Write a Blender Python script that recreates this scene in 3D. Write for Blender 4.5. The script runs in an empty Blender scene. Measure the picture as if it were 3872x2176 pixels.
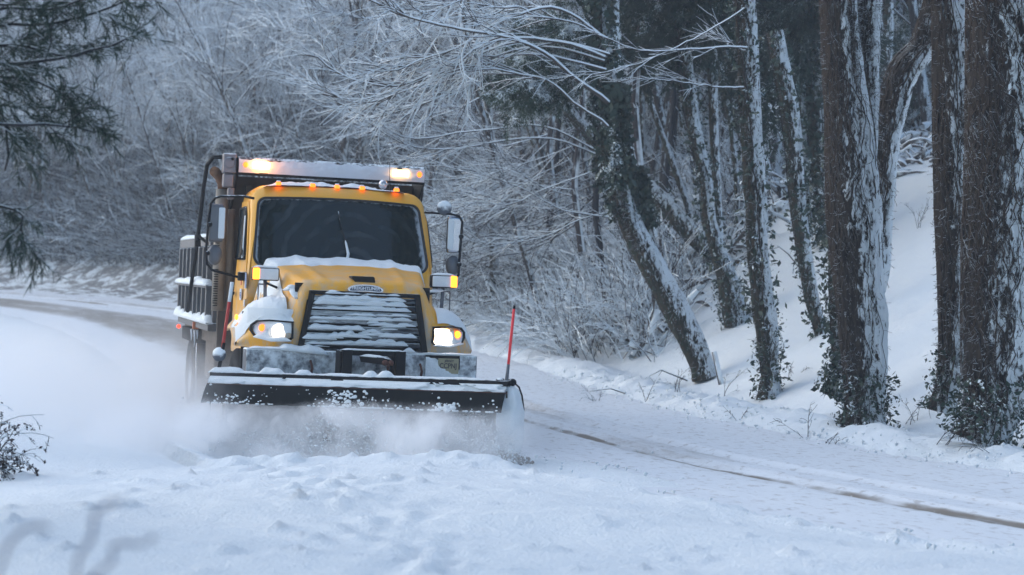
import bpy, math, random
import numpy as np
from mathutils import Vector, Matrix

rnd = random.Random(7)
nrg = np.random.default_rng(11)
R = math.radians
C = bpy.context.scene.collection
S = bpy.context.scene

# ------------------------------------------------------------------ camera
FPX, EYE, PITCH = 7240.0, 2.0, math.atan(88 / 7240.0)
cam = bpy.data.cameras.new("camera")
camo = bpy.data.objects.new("camera", cam)
C.objects.link(camo)
camo.location = (0, 0, EYE)
camo.rotation_euler = (R(90) - PITCH, 0, 0)
cam.sensor_width = 36
cam.lens = FPX / 3872 * 36
cam.clip_end = 2000
cam.dof.use_dof = True
cam.dof.focus_distance = 19.8
cam.dof.aperture_fstop = 2.2
S.camera = camo

# ------------------------------------------------------------------ world, sun
SUN_EL, SUN_AZ = R(18), R(292)
w = bpy.data.worlds.new("World")
S.world = w
w.use_nodes = True
nt = w.node_tree
bg = nt.nodes["Background"]
sky = nt.nodes.new("ShaderNodeTexSky")
sky.sky_type = 'NISHITA'
sky.sun_disc = False
sky.sun_elevation = SUN_EL
sky.sun_rotation = SUN_AZ
sky.dust_density = 1.2
sky.ozone_density = 2.1
nt.links.new(sky.outputs[0], bg.inputs[0])
bg.inputs[1].default_value = 0.15
sl = bpy.data.lights.new("overcast_sun", 'SUN')
sl.energy = 0.62
sl.angle = R(70)
sl.color = (1.0, 0.98, 0.95)
so = bpy.data.objects.new("overcast_sun", sl)
C.objects.link(so)
sd = Vector((math.sin(SUN_AZ) * math.cos(R(62)), math.cos(SUN_AZ) * math.cos(R(62)), math.sin(R(62))))
so.rotation_euler = sd.to_track_quat('Z', 'Y').to_euler()
S.view_settings.view_transform = 'Standard'
S.view_settings.look = 'None'
S.view_settings.exposure = 1.06
S.view_settings.gamma = 1
S.cycles.use_denoising = True
S.cycles.max_bounces = 8
S.cycles.diffuse_bounces = 3
S.cycles.glossy_bounces = 2
S.cycles.transparent_max_bounces = 8
S.cycles.volume_bounces = 5
S.cycles.volume_step_rate = 0.6
S.cycles.volume_max_steps = 96

# ------------------------------------------------------------------ helpers
def P(px, py, D):
    """world point seen at photo pixel (px,py), D metres into the scene"""
    d = Vector(((px - 1936) / FPX, 1, (1088 - py) / FPX))
    d.rotate(Matrix.Rotation(-PITCH, 3, 'X'))
    return Vector((0, 0, EYE)) + d * (D / d.y)

def tag(o, label=None, cat=None, group=None, kind=None):
    if label: o['label'] = label
    if cat: o['category'] = cat
    if group: o['group'] = group
    if kind: o['kind'] = kind
    return o

def empty(name, loc=(0, 0, 0)):
    o = bpy.data.objects.new(name, None)
    o.empty_display_size = .2
    C.objects.link(o)
    o.location = loc
    return o

def link(name, me, mat, parent=None):
    o = bpy.data.objects.new(name, me)
    C.objects.link(o)
    if mat is not None and not me.materials:
        me.materials.append(mat)
    if parent: o.parent = parent
    return o

def np_mesh(name, V, Q=None, T=None, smooth=True):
    """fast mesh from vertex array, quads and triangles"""
    me = bpy.data.meshes.new(name)
    V = np.asarray(V, dtype=np.float32)
    Q = np.zeros((0, 4), int) if Q is None or len(Q) == 0 else np.asarray(Q)
    T = np.zeros((0, 3), int) if T is None or len(T) == 0 else np.asarray(T)
    me.vertices.add(len(V)); me.vertices.foreach_set("co", V.ravel())
    nl = Q.size + T.size
    me.loops.add(nl)
    me.loops.foreach_set("vertex_index", np.concatenate([Q.ravel(), T.ravel()]).astype(np.int32))
    nf = len(Q) + len(T)
    me.polygons.add(nf)
    st = np.concatenate([np.arange(len(Q)) * 4, Q.size + np.arange(len(T)) * 3]).astype(np.int32)
    me.polygons.foreach_set("loop_start", st)
    me.polygons.foreach_set("use_smooth", np.full(nf, smooth))
    me.update(calc_edges=True)
    me.validate()
    return me

class MB:
    """collects shapes of one part, then becomes ONE mesh"""
    def __init__(s): s.v, s.f = [], []
    def add(s, vs, fs):
        n = len(s.v)
        s.v += [tuple(v) for v in vs]
        s.f += [tuple(i + n for i in f) for f in fs]
        return s
    def box(s, a, b):
        (x0, y0, z0), (x1, y1, z1) = a, b
        vs = [(x0, y0, z0), (x1, y0, z0), (x1, y1, z0), (x0, y1, z0), (x0, y0, z1), (x1, y0, z1), (x1, y1, z1), (x0, y1, z1)]
        return s.add(vs, [(3, 2, 1, 0), (4, 5, 6, 7), (0, 1, 5, 4), (1, 2, 6, 5), (2, 3, 7, 6), (3, 0, 4, 7)])
    def prism(s, poly, y0, y1):
        """xz outline extruded along y"""
        n = len(poly)
        vs = [(x, y0, z) for x, z in poly] + [(x, y1, z) for x, z in poly]
        fs = [tuple(range(n)), tuple(range(2 * n - 1, n - 1, -1))] + [(i, i + n, (i + 1) % n + n, (i + 1) % n) for i in range(n)]
        return s.add(vs, fs)
    def xprism(s, poly, x0, x1):
        """yz outline extruded along x"""
        n = len(poly)
        vs = [(x0, y, z) for y, z in poly] + [(x1, y, z) for y, z in poly]
        fs = [tuple(range(n - 1, -1, -1)), tuple(range(n, 2 * n))] + [(i, (i + 1) % n, (i + 1) % n + n, i + n) for i in range(n)]
        return s.add(vs, fs)
    def tube(s, pts, r, k=10):
        pts = [Vector(p) for p in pts]
        rr = r if isinstance(r, (list, tuple)) else [r] * len(pts)
        vs, fs = [], []
        up = Vector((0.13, 0.21, 1)).normalized()
        for i, p in enumerate(pts):
            t = (pts[min(i + 1, len(pts) - 1)] - pts[max(i - 1, 0)]).normalized()
            a = t.cross(up)
            if a.length < .05: a = t.cross(Vector((1, 0, 0)))
            a.normalize(); b = t.cross(a)
            for j in range(k):
                q = 2 * math.pi * j / k
                vs.append(p + (a * math.cos(q) + b * math.sin(q)) * rr[i])
        for i in range(len(pts) - 1):
            for j in range(k):
                fs.append((i * k + j, i * k + (j + 1) % k, (i + 1) * k + (j + 1) % k, (i + 1) * k + j))
        fs.append(tuple(range(k - 1, -1, -1))); fs.append(tuple(range((len(pts) - 1) * k, len(pts) * k)))
        return s.add(vs, fs)
    def ball(s, c, r, k=12, m=8):
        rx, ry, rz = r if isinstance(r, tuple) else (r, r, r)
        vs, fs = [(c[0], c[1], c[2] - rz)], []
        for i in range(1, m):
            a = -math.pi / 2 + math.pi * i / m
            for j in range(k):
                q = 2 * math.pi * j / k
                vs.append((c[0] + rx * math.cos(a) * math.cos(q), c[1] + ry * math.cos(a) * math.sin(q), c[2] + rz * math.sin(a)))
        vs.append((c[0], c[1], c[2] + rz))
        for j in range(k):
            fs.append((0, 1 + (j + 1) % k, 1 + j))
            fs.append((len(vs) - 1, len(vs) - 1 - k + j, len(vs) - 1 - k + (j + 1) % k))
        for i in range(m - 2):
            for j in range(k):
                fs.append((1 + i * k + j, 1 + i * k + (j + 1) % k, 1 + (i + 1) * k + (j + 1) % k, 1 + (i + 1) * k + j))
        return s.add(vs, fs)
    def obj(s, name, mat, parent=None, smooth=False, bevel=0, seg=2):
        me = bpy.data.meshes.new(name)
        me.from_pydata(s.v, [], s.f)
        me.update()
        if smooth:
            me.polygons.foreach_set("use_smooth", [True] * len(me.polygons))
        o = link(name, me, mat, parent)
        if bevel:
            b = o.modifiers.new("bevel", 'BEVEL'); b.width = bevel; b.segments = seg; b.limit_method = 'ANGLE'; b.angle_limit = R(35)
            if not smooth:
                me.polygons.foreach_set("use_smooth", [True] * len(me.polygons))
                b.harden_normals = True
        return o

# vectorised value noise --------------------------------------------------
_perm = np.random.default_rng(3).random((64, 64, 16))
def vnoise(x, y, z=0.0):
    x, y, z = np.broadcast_arrays(np.asarray(x, float), np.asarray(y, float), np.asarray(z, float))
    xi, yi, zi = np.floor(x).astype(int), np.floor(y).astype(int), np.floor(z).astype(int)
    fx, fy, fz = x - xi, y - yi, z - zi
    fx, fy, fz = fx * fx * (3 - 2 * fx), fy * fy * (3 - 2 * fy), fz * fz * (3 - 2 * fz)
    g = lambda a, b, c: _perm[(xi + a) % 64, (yi + b) % 64, (zi + c) % 16]
    l = lambda p, q, t: p + (q - p) * t
    return l(l(l(g(0, 0, 0), g(1, 0, 0), fx), l(g(0, 1, 0), g(1, 1, 0), fx), fy),
             l(l(g(0, 0, 1), g(1, 0, 1), fx), l(g(0, 1, 1), g(1, 1, 1), fx), fy), fz) * 2 - 1
def fbm(x, y, z=0.0, o=4):
    s, a = 0, 1.0
    for i in range(o):
        s = s + a * vnoise(np.asarray(x) * 2 ** i + 17.3 * i, np.asarray(y) * 2 ** i + 5.1 * i, np.asarray(z) * 2 ** i)
        a *= .5
    return s / 1.6
def sstep(a, b, x):
    t = np.clip((x - a) / (b - a), 0, 1)
    return t * t * (3 - 2 * t)

# ------------------------------------------------------------------ materials
def newmat(name):
    m = bpy.data.materials.new(name); m.use_nodes = True
    t = m.node_tree
    return m, t, t.nodes["Principled BSDF"]
def N(t, typ, **kw):
    n = t.nodes.new("ShaderNode" + typ)
    for k, v in kw.items():
        if k == 'op': n.operation = v
        elif k.startswith('i'): n.inputs[int(k[1:])].default_value = v
        else: setattr(n, k, v)
    return n
def lk(t, a, b): t.links.new(a, b)
def math_(t, op, a, b=None, c=None, clamp=False):
    n = t.nodes.new("ShaderNodeMath"); n.operation = op; n.use_clamp = clamp
    for i, v in enumerate((a, b, c)):
        if v is None: continue
        if isinstance(v, (int, float)): n.inputs[i].default_value = v
        else: lk(t, v, n.inputs[i])
    return n.outputs[0]
def ramp(t, fac, a, b, ca=0.0, cb=1.0):
    n = t.nodes.new("ShaderNodeMapRange"); n.interpolation_type = 'SMOOTHSTEP'
    lk(t, fac, n.inputs[0])
    for i, v in zip((1, 2, 3, 4), (a, b, ca, cb)): n.inputs[i].default_value = v
    return n.outputs[0]
def noise(t, scale, vec=None, detail=3, rough=.55, dist=0):
    n = t.nodes.new("ShaderNodeTexNoise"); n.inputs["Scale"].default_value = scale
    n.inputs["Detail"].default_value = detail; n.inputs["Roughness"].default_value = rough; n.inputs["Distortion"].default_value = dist
    if vec is not None: lk(t, vec, n.inputs["Vector"])
    return n.outputs["Fac"]
def mapped(t, vec, sc=(1, 1, 1), rot=(0, 0, 0), loc=(0, 0, 0)):
    n = t.nodes.new("ShaderNodeMapping"); lk(t, vec, n.inputs[0])
    n.inputs[1].default_value = loc; n.inputs[2].default_value = rot; n.inputs[3].default_value = sc
    return n.outputs[0]
def mixc(t, fac, a, b):
    n = t.nodes.new("ShaderNodeMix"); n.data_type = 'RGBA'
    if isinstance(fac, (int, float)): n.inputs[0].default_value = fac
    else: lk(t, fac, n.inputs[0])
    for i, v in ((6, a), (7, b)):
        if isinstance(v, tuple): n.inputs[i].default_value = (*v, 1)
        else: lk(t, v, n.inputs[i])
    return n.outputs[2]
def bump(t, h, strength, dist, b):
    n = t.nodes.new("ShaderNodeBump"); n.inputs["Strength"].default_value = strength; n.inputs["Distance"].default_value = dist
    lk(t, h, n.inputs["Height"]); lk(t, n.outputs[0], b.inputs["Normal"])
SNOW = (.79, .845, .875)

def plain(name, col, rough=.5, metal=0, emit=None, es=0, coat=0):
    m, t, b = newmat(name)
    b.inputs["Base Color"].default_value = (*col, 1)
    b.inputs["Roughness"].default_value = rough
    b.inputs["Metallic"].default_value = metal
    if coat: b.inputs["Coat Weight"].default_value = coat
    if emit:
        b.inputs["Emission Color"].default_value = (*emit, 1); b.inputs["Emission Strength"].default_value = es
    return m

def dusted(name, col, rough=.45, metal=0, up=.6, front=.0, side=0.0, level=.55, scale=14, soft=.12, coord='Object', stretch=(1, 1, 1), dirt=None, coat=0, col2=None, film=0):
    """painted / steel surface with frozen-on snow: more on faces looking up, forward or to the windward side"""
    m, t, b = newmat(name)
    tc = N(t, 'TexCoord'); g = N(t, 'NewGeometry')
    v = mapped(t, tc.outputs[coord], stretch)
    n1 = noise(t, scale, v, 4, .65)
    n2 = noise(t, scale * .25, v, 2, .5)
    sx = N(t, 'SeparateXYZ'); lk(t, g.outputs["Normal"], sx.inputs[0])
    a = math_(t, 'MULTIPLY', sx.outputs[2], up)
    a = math_(t, 'MULTIPLY_ADD', sx.outputs[1], -front, a)
    a = math_(t, 'MULTIPLY_ADD', sx.outputs[0], side, a)
    s = math_(t, 'ADD', math_(t, 'MULTIPLY', n1, .6), math_(t, 'MULTIPLY', n2, .6))
    s = math_(t, 'ADD', s, a)
    f = ramp(t, s, level + .6 - soft, level + .6 + soft)
    base = mixc(t, noise(t, 3, v, 3), col, col2 or tuple(c * .8 for c in col))
    if dirt: base = mixc(t, ramp(t, noise(t, 5, v, 4), .45, .75), base, dirt)
    if film:
        zz = N(t, 'SeparateXYZ'); lk(t, tc.outputs['Object'], zz.inputs[0])
        fl = math_(t, 'MULTIPLY', ramp(t, zz.outputs[2], 2.3, 1.2, .10, film), ramp(t, math_(t, 'ADD', noise(t, 7, mapped(t, v, (1, 1, .35)), 5, .7), math_(t, 'MULTIPLY', n2, .4)), .55, .85))
        base = mixc(t, fl, base, (.42, .40, .36))
    lk(t, mixc(t, f, base, SNOW), b.inputs["Base Color"])
    lk(t, ramp(t, f, 0, 1, rough, .75), b.inputs["Roughness"])
    lk(t, math_(t, 'MULTIPLY', math_(t, 'SUBTRACT', 1, f), metal), b.inputs["Metallic"])
    if coat: b.inputs["Coat Weight"].default_value = coat
    if max(col) < .06: b.inputs["Specular IOR Level"].default_value = .12
    bump(t, math_(t, 'ADD', f, math_(t, 'MULTIPLY', n1, .3)), .5, .006, b)
    return m

def snow_mat(name, sc=6.0, bd=.03, tint=SNOW, lumps=True):
    m, t, b = newmat(name)
    tc = N(t, 'TexCoord')
    n1 = noise(t, sc, tc.outputs['Object'], 6, .6)
    n2 = noise(t, sc * 7, tc.outputs['Object'], 4, .6)
    lk(t, mixc(t, n1, tuple(c * .96 for c in tint), tint), b.inputs["Base Color"])
    b.inputs["Roughness"].default_value = .7
    b.inputs["Specular IOR Level"].default_value = .25
    n3_ = noise(t, sc * 30, tc.outputs['Object'], 2, .6)
    bump(t, math_(t, 'MULTIPLY_ADD', n3_, .12, math_(t, 'MULTIPLY_ADD', n2, .5, n1)), .9, bd, b)
    return m

M = {}
M['snow'] = snow_mat('snow', 5, .03)
_m = M['snow']; _t = _m.node_tree; _b = _t.nodes["Principled BSDF"]
_g = N(_t, 'NewGeometry'); _s = N(_t, 'SeparateXYZ'); lk(_t, _g.outputs["Position"], _s.inputs[0])
_f = math_(_t, 'MULTIPLY', ramp(_t, noise(_t, 1.6, mapped(_t, _g.outputs["Position"], (1, 1, 1.6)), 5, .75), .44, .56), ramp(_t, _s.outputs[1], 40, 52, 0, .8))
_old = _b.inputs["Base Color"].links[0].from_socket
lk(_t, mixc(_t, _f, _old, (.10, .09, .085)), _b.inputs["Base Color"])
M['snow_fine'] = snow_mat('caked_snow', 25, .012)
M['bark_far'] = None

def bark_snow(name, dark, brown, snow_dir, level, scale=6, zst=.25, soft=.2, green=None):
    """bark with snow plastered on the windward and upper side"""
    m, t, b = newmat(name)
    g = N(t, 'NewGeometry'); tc = N(t, 'TexCoord')
    v = mapped(t, tc.outputs['Object'], (1, 1, zst), (0, R(7), 0))
    n1 = noise(t, scale * 3, v, 6, .75, .8)
    n2 = noise(t, scale * .5, v, 3, .6)
    n3 = noise(t, scale * 3.0, mapped(t, tc.outputs['Object'], (1, 1, .40), (0, R(-20), 0)), 4, .7, .6)
    dp = N(t, 'VectorMath', op='DOT_PRODUCT'); lk(t, g.outputs["Normal"], dp.inputs[0]); dp.inputs[1].default_value = snow_dir
    s = math_(t, 'MULTIPLY_ADD', n3, 3.2, math_(t, 'MULTIPLY', dp.outputs["Value"], .72))
    s = math_(t, 'MULTIPLY_ADD', n2, 1.0, s)
    s = math_(t, 'MULTIPLY_ADD', n1, .8, s)
    f = ramp(t, s, level + 2.72 - soft, level + 2.72 + soft)
    base = mixc(t, ramp(t, n1, .40, .60), dark, brown)
    if green: base = mixc(t, ramp(t, n3, .5, .6), base, green)
    lk(t, mixc(t, f, base, SNOW), b.inputs["Base Color"])
    b.inputs["Roughness"].default_value = .85
    b.inputs["Specular IOR Level"].default_value = .2
    bump(t, math_(t, 'ADD', n1, math_(t, 'MULTIPLY', f, .4)), 1.0, .05, b)
    return m

def branch_mat(name, bark, lvl=.05, soft=.15, snow=SNOW):
    """thin branch: snow lies on the upper side, bark shows below"""
    m, t, b = newmat(name)
    g = N(t, 'NewGeometry')
    sx = N(t, 'SeparateXYZ'); lk(t, g.outputs["True Normal"], sx.inputs[0])
    n = noise(t, 3.0, g.outputs["Position"], 2, .6)
    s = math_(t, 'MULTIPLY_ADD', n, .9, sx.outputs[2])
    s = math_(t, 'MULTIPLY_ADD', sx.outputs[0], .35, s)
    f = ramp(t, s, lvl + .45 - soft, lvl + .45 + soft)
    lk(t, mixc(t, f, bark, snow), b.inputs["Base Color"])
    b.inputs["Roughness"].default_value = .85
    b.inputs["Specular IOR Level"].default_value = .15
    return m
M['branch'] = branch_mat('snowy_branch', (.045, .039, .040), .10)
M['branch_dark'] = branch_mat('dark_branch', (.026, .026, .030), .55)
M['branch_white'] = branch_mat('laden_branch', (.07, .06, .055), -.25)
M['vine_bark'] = bark_snow('vine_bark', (.008, .007, .007), (.048, .038, .031), (.85, -.20, .25), -.06, 6, .16)
M['ivy_bark'] = bark_snow('ivy_bark', (.015, .022, .016), (.07, .05, .035), (.85, -.2, .35), .03, 7, .4, green=(.02, .045, .03))
M['far_bark'] = bark_snow('far_bark', (.028, .026, .027), (.055, .048, .045), (.8, -.2, .35), .08, 4, .3)

def leaf_mat(name, col, col2, snow_lvl):
    m, t, b = newmat(name)
    g = N(t, 'NewGeometry')
    n = noise(t, 2.2, g.outputs["Position"], 3, .6); n2 = noise(t, 30, g.outputs["Position"], 1)
    base = mixc(t, n2, col, col2)
    f = ramp(t, math_(t, 'ADD', n, math_(t, 'MULTIPLY', n2, .6)), snow_lvl, snow_lvl + .12)
    lk(t, mixc(t, f, base, SNOW), b.inputs["Base Color"])
    b.inputs["Roughness"].default_value = .7
    return m
M['strand'] = branch_mat('pale_vine_strand', (.050, .038, .030), .60, .5)
M['vine'] = branch_mat('dead_vine', (.030, .022, .018), .55, .4)
M['needles'] = leaf_mat('pine_needles', (.012, .032, .024), (.030, .058, .038), .95)
M['needles_snow'] = leaf_mat('snowy_pine_needles', (.022, .05, .035), (.06, .10, .06), .80)
M['ivy'] = leaf_mat('ivy_leaves', (.010, .028, .020), (.025, .052, .034), .90)

# ------------------------------------------------------------------ terrain
CL = np.array([(14, -10), (10.6, -2), (8.6, 3), (6.9, 7), (5.2, 10), (3.6, 13), (2.4, 15.4), (1.2, 18), (.5, 19.8), (-.1, 21.8), (-.6, 23.5), (-1.2, 25.8), (-1.7, 28), (-2.4, 31), (-3.3, 34),
               (-4.6, 38), (-6.3, 42.5), (-8.4, 47), (-11, 51), (-14.3, 55.4), (-18, 59.5), (-22.7, 63.6), (-28, 67), (-34.7, 70.4), (-42, 73), (-60, 77), (-90, 80)], float)
def polydist(x, y, L):
    """signed distance (right of travel +) and nearest y"""
    best = np.full(np.shape(x), 1e9); sg = np.zeros_like(best); yy = np.zeros_like(best)
    for a, b in zip(L[:-1], L[1:]):
        d = b - a; l2 = (d ** 2).sum()
        t = np.clip(((x - a[0]) * d[0] + (y - a[1]) * d[1]) / l2, 0, 1)
        qx, qy = a[0] + t * d[0], a[1] + t * d[1]
        dd = np.hypot(x - qx, y - qy)
        s = np.sign(d[1] * (x - qx) - d[0] * (y - qy))
        k = dd < best
        best = np.where(k, dd, best); sg = np.where(k, s, sg); yy = np.where(k, qy, yy)
    return best * sg, yy
def zroad(yc): return .035 * np.clip(yc - 27, 0, None) * sstep(25, 34, yc)
BL = np.array([(-60, 15), (-20, 18.6), (-9, 18.4), (-3.5, 17.6), (-1.2, 17.7), (0.0, 17.9), (.45, 17.0), (.95, 16.1), (1.8, 14.7), (2.7, 13.3), (3.6, 12.3), (6, 9.0), (9, 4), (14, -8)], float)
def ground_z(x, y):
    x = np.asarray(x, float); y = np.asarray(y, float)
    d, yc = polydist(x, y, CL)
    z0 = zroad(yc)
    e = np.clip(d - 4.5, 0, None)
    bank = .60 * (np.sqrt(e * e + .25) - .5)
    bank = np.where(bank > 3.4, 3.4 + (bank - 3.4) * .55, bank)
    bank = bank + fbm(x * .18, y * .18) * .35 * sstep(5, 9, d) + fbm(x * .9, y * .9) * .07 * sstep(4, 6, d)
    bank = np.where(bank > 16, 16 + 9 * (1 - np.exp(-(bank - 16) / 14)), bank)
    far = sstep(12, 30, d)
    bank = bank + far * fbm(x * .07 + 3, y * .07) * 1.6
    wr = (.13 + .09 * fbm(x * 2.2, y * 2.2, 2.0)) * np.exp(-((d - 4.0) / .55) ** 2) + np.exp(-((d - 4.0) / .8) ** 2) * fbm(x * 5, y * 5, 4.) * .05
    e2 = np.clip(-d - 3.6, 0, None)
    inner = .30 * (1 - np.exp(-e2 / .8)) + fbm(x * .2, y * .2, 1.) * .12 * sstep(0, 3, e2)
    z = z0 + bank + wr + inner - .05 * (1 - sstep(3.3, 3.8, np.abs(d)))
    q, _ = polydist(x, y, BL)          # + is the side away from the camera? right of travel = camera side
    fr = sstep(-.05, .55, q) * .20 + sstep(.4, 2.6, q) * .16
    lump = fbm(x * .35 + 9, y * .45, 3.) * .09 + fbm(x * 1.3, y * 2.2, 6.) * .018 + fbm(x * 4.2, y * 5.5, 6.) * .008
    # churned trail of clods crossing the foreground snow
    tx = -1.9 + (y - 16) * -.26
    trail = np.exp(-((x - tx + .35 * fbm(y * .8, y * .1)) / .42) ** 2)
    lump = lump + trail * (np.abs(fbm(x * 4.5, y * 3.2, 8.)) * .10 - .03)
    edge = np.exp(-((q - .25) / .35) ** 2) * (np.abs(fbm(x * 3.5, y * 3.5, 5.)) * .09)
    speck = np.clip(fbm(x * 5.5, y * 5.5, 9.) - .55, 0, 1) * .18
    front = fr + (lump + edge + speck) * sstep(0, .5, q)
    zc = np.where(q > -.05, np.maximum(z, front), z)
    # unploughed snow still lying in front of the truck
    un = .13 * sstep(1.2, .2, x - (0.1 + (19 - y) * .45)) * sstep(16.5, 17.8, y) * sstep(20, 18.9, y + x * .28)
    return zc + np.where(np.abs(d) < 4, un, 0)

def axis(lo, a, b, hi, step, grow):
    mid = list(np.arange(a, b, step)); up = []; s = step; v = mid[-1]
    while v < hi: s *= grow; v += s; up.append(v)
    dn = []; s = step; v = a
    while v > lo: s *= grow; v -= s; dn.append(v)
    return np.array(dn[::-1] + mid + up)
def grid_mesh(name, xs, ys, fn):
    X, Y = np.meshgrid(xs, ys)
    V = np.stack([X.ravel(), Y.ravel(), fn(X, Y).ravel()], 1)
    nx, ny = len(xs), len(ys)
    i = np.arange(nx * ny).reshape(ny, nx)
    Q = np.stack([i[:-1, :-1].ravel(), i[:-1, 1:].ravel(), i[1:, 1:].ravel(), i[1:, :-1].ravel()], 1)
    return np_mesh(name, V, Q)
gm = grid_mesh('snow_ground', axis(-200, -6, 7.5, 200, .06, 1.06), axis(-80, 8.5, 31, 240, .07, 1.045), ground_z)
ground = tag(link('snow_ground', gm, M['snow']), 'snow covered verge, embankment and hillside around the road', None, None, 'structure')

# road ribbon --------------------------------------------------------------
def resample(L, step):
    out = []
    for a, b in zip(L[:-1], L[1:]):
        n = max(1, int(np.hypot(*(b - a)) / step))
        for i in range(n): out.append(a + (b - a) * i / n)
    out.append(L[-1]); out = np.array(out)
    for _ in range(12): out[1:-1] = (out[:-2] + out[1:-1] * 2 + out[2:]) / 4
    return out
RC = resample(CL, .14)
tn = np.gradient(RC, axis=0); tn /= np.linalg.norm(tn, axis=1)[:, None]
rt = np.stack([tn[:, 1], -tn[:, 0]], 1)
us = np.arange(-3.75, 3.76, .1)
sarc = np.concatenate([[0], np.cumsum(np.hypot(*np.diff(RC, axis=0).T))])
X = RC[:, 0][:, None] + rt[:, 0][:, None] * us; Y = RC[:, 1][:, None] + rt[:, 1][:, None] * us
U = np.broadcast_to(us, X.shape); A = np.broadcast_to(sarc[:, None], X.shape)
Z = zroad(RC[:, 1])[:, None] + .004 + fbm(U * 2.5, A * .5, 1.) * .012 + fbm(U * 6, A * 6, 3.) * .008
RUT = [(1.02, .09), (1.62, .06), (-1.0, .25), (-2.4, .25)]
for c, wd in RUT[:2]:
    cc = c + .10 * vnoise(A * .12, 0 * A + c)
    Z = Z - .035 * np.exp(-((U - cc) / wd) ** 2) + .02 * np.exp(-((U - cc - .16) / .08) ** 2)
Z = Z - .04 * sstep(3.5, 3.75, np.abs(U))
ny, nx = X.shape
i = np.arange(nx * ny).reshape(ny, nx)
rm = np_mesh('road', np.stack([X.ravel(), Y.ravel(), Z.ravel()], 1), np.stack([i[:-1, :-1].ravel(), i[:-1, 1:].ravel(), i[1:, 1:].ravel(), i[1:, :-1].ravel()], 1))
uv = rm.uv_layers.new(name='UVMap')
li = np.zeros(len(rm.loops), np.int32); rm.loops.foreach_get('vertex_index', li)
uv.data.foreach_set('uv', np.stack([U.ravel()[li], A.ravel()[li]], 1).astype(np.float32).ravel())
m, t, b = newmat('packed_road_snow')
tc = N(t, 'TexCoord'); sx = N(t, 'SeparateXYZ'); lk(t, tc.outputs['UV'], sx.inputs[0])
u_, v_ = sx.outputs[0], sx.outputs[1]
wob = math_(t, 'MULTIPLY_ADD', noise(t, .12, tc.outputs['UV'], 1), .5, -.25)
nf = noise(t, 3.5, mapped(t, tc.outputs['UV'], (1.6, .35, 1)), 5, .7)
nb = noise(t, .7, mapped(t, tc.outputs['UV'], (1, .25, 1)), 3)
def band(c, wd, strength):
    dd = math_(t, 'ABSOLUTE', math_(t, 'SUBTRACT', math_(t, 'ADD', u_, wob), c))
    return math_(t, 'MULTIPLY', ramp(t, dd, wd, wd * .25), strength)
slush = math_(t, 'MAXIMUM', math_(t, 'MULTIPLY', band(1.02, .15, 1.0), ramp(t, noise(t, .35, mapped(t, tc.outputs['UV'], (.3, 1, 1)), 3, .7), .36, .6, .35, 1.0)), math_(t, 'MAXIMUM', band(1.02, .7, .44), band(2.3, .5, .42)))
wide = math_(t, 'MAXIMUM', band(-1.3, 1.9, .85), band(1.6, .6, .6))
wide = math_(t, 'MULTIPLY', wide, ramp(t, v_, 31, 38))          # bare wheel tracks up the hill
strip = math_(t, 'MULTIPLY', band(1.3, .9, .55), ramp(t, math_(t, 'ABSOLUTE', math_(t, 'SUBTRACT', v_, 33.5)), 4.5, .5))
tot = math_(t, 'MAXIMUM', math_(t, 'MAXIMUM', slush, wide), strip)
f = ramp(t, math_(t, 'MULTIPLY', tot, math_(t, 'ADD', nf, nb)), .38, .95)
dirty = mixc(t, nf, (.13, .125, .12), (.26, .22, .17))
crumbs = ramp(t, noise(t, 9, mapped(t, tc.outputs['UV'], (1.3, .6, 1)), 4, .7), .52, .68, 0, .75)
lk(t, mixc(t, f, mixc(t, crumbs, mixc(t, nb, (.68, .73, .78), (.76, .80, .84)), (.40, .40, .40)), dirty), b.inputs["Base Color"])
b.inputs["Roughness"].default_value = .6
bump(t, nf, .5, .02, b)
road = tag(link('road', rm, m), 'snow packed road with dirty slush tracks', None, None, 'structure')

# ================================================================== THE TRUCK
# truck space: x to its left side (right in the photo), y backwards, z up, origin under the middle of the bumper
YEL = (.84, .40, .009)
M['paint'] = dusted('yellow_paint', YEL, .42, 0, up=.26, front=.06, side=-.10, level=.63, scale=9, soft=.16, col2=(.74, .35, .02), film=.95)
M['paint_clean'] = dusted('yellow_paint_cab', YEL, .40, 0, up=.18, level=.88, scale=8, soft=.08, col2=(.74, .35, .015), film=.7)
M['black'] = dusted('black_trim', (.015, .016, .018), .5, 0, up=.8, front=.0, level=.78, scale=20)
M['black_frost'] = dusted('black_steel_frosted', (.012, .013, .016), .55, 0, up=.6, front=.18, level=.58, scale=26)
M['steel_frost'] = dusted('galvanised_bumper', (.10, .115, .14), .55, .5, up=.9, front=.36, level=.34, scale=18, soft=.2)
M['steel'] = dusted('grey_steel', (.16, .17, .19), .5, .6, up=.5, front=.10, level=.62, scale=30)
M['grille'] = dusted('grille_slat_grey', (.020, .024, .03), .5, .3, up=.95, front=.26, level=.60, scale=7, stretch=(.6, 1, 2.2), soft=.22)
M['grime'] = dusted('road_grime', (.14, .115, .095), .8, 0, up=.5, front=.0, level=.80, scale=10, dirt=(.085, .07, .06))
M['shield'] = dusted('grimy_aluminium', (.30, .27, .23), .6, .3, up=.2, level=.85, scale=12, dirt=(.20, .17, .14))
M['white_panel'] = dusted('white_board_frosted', (.66, .70, .76), .5, 0, up=.6, front=.30, level=.50, scale=16, soft=.3)
M['rubber'] = dusted('tyre_rubber', (.022, .022, .024), .85, 0, up=.2, front=.20, level=.66, scale=12, stretch=(1, 1, .5))
M['rubber_clean'] = dusted('deflector_rubber', (.004, .007, .009), .75, 0, up=.15, front=.15, level=.64, scale=7, soft=.02, stretch=(.7, .7, 1.1))
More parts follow.
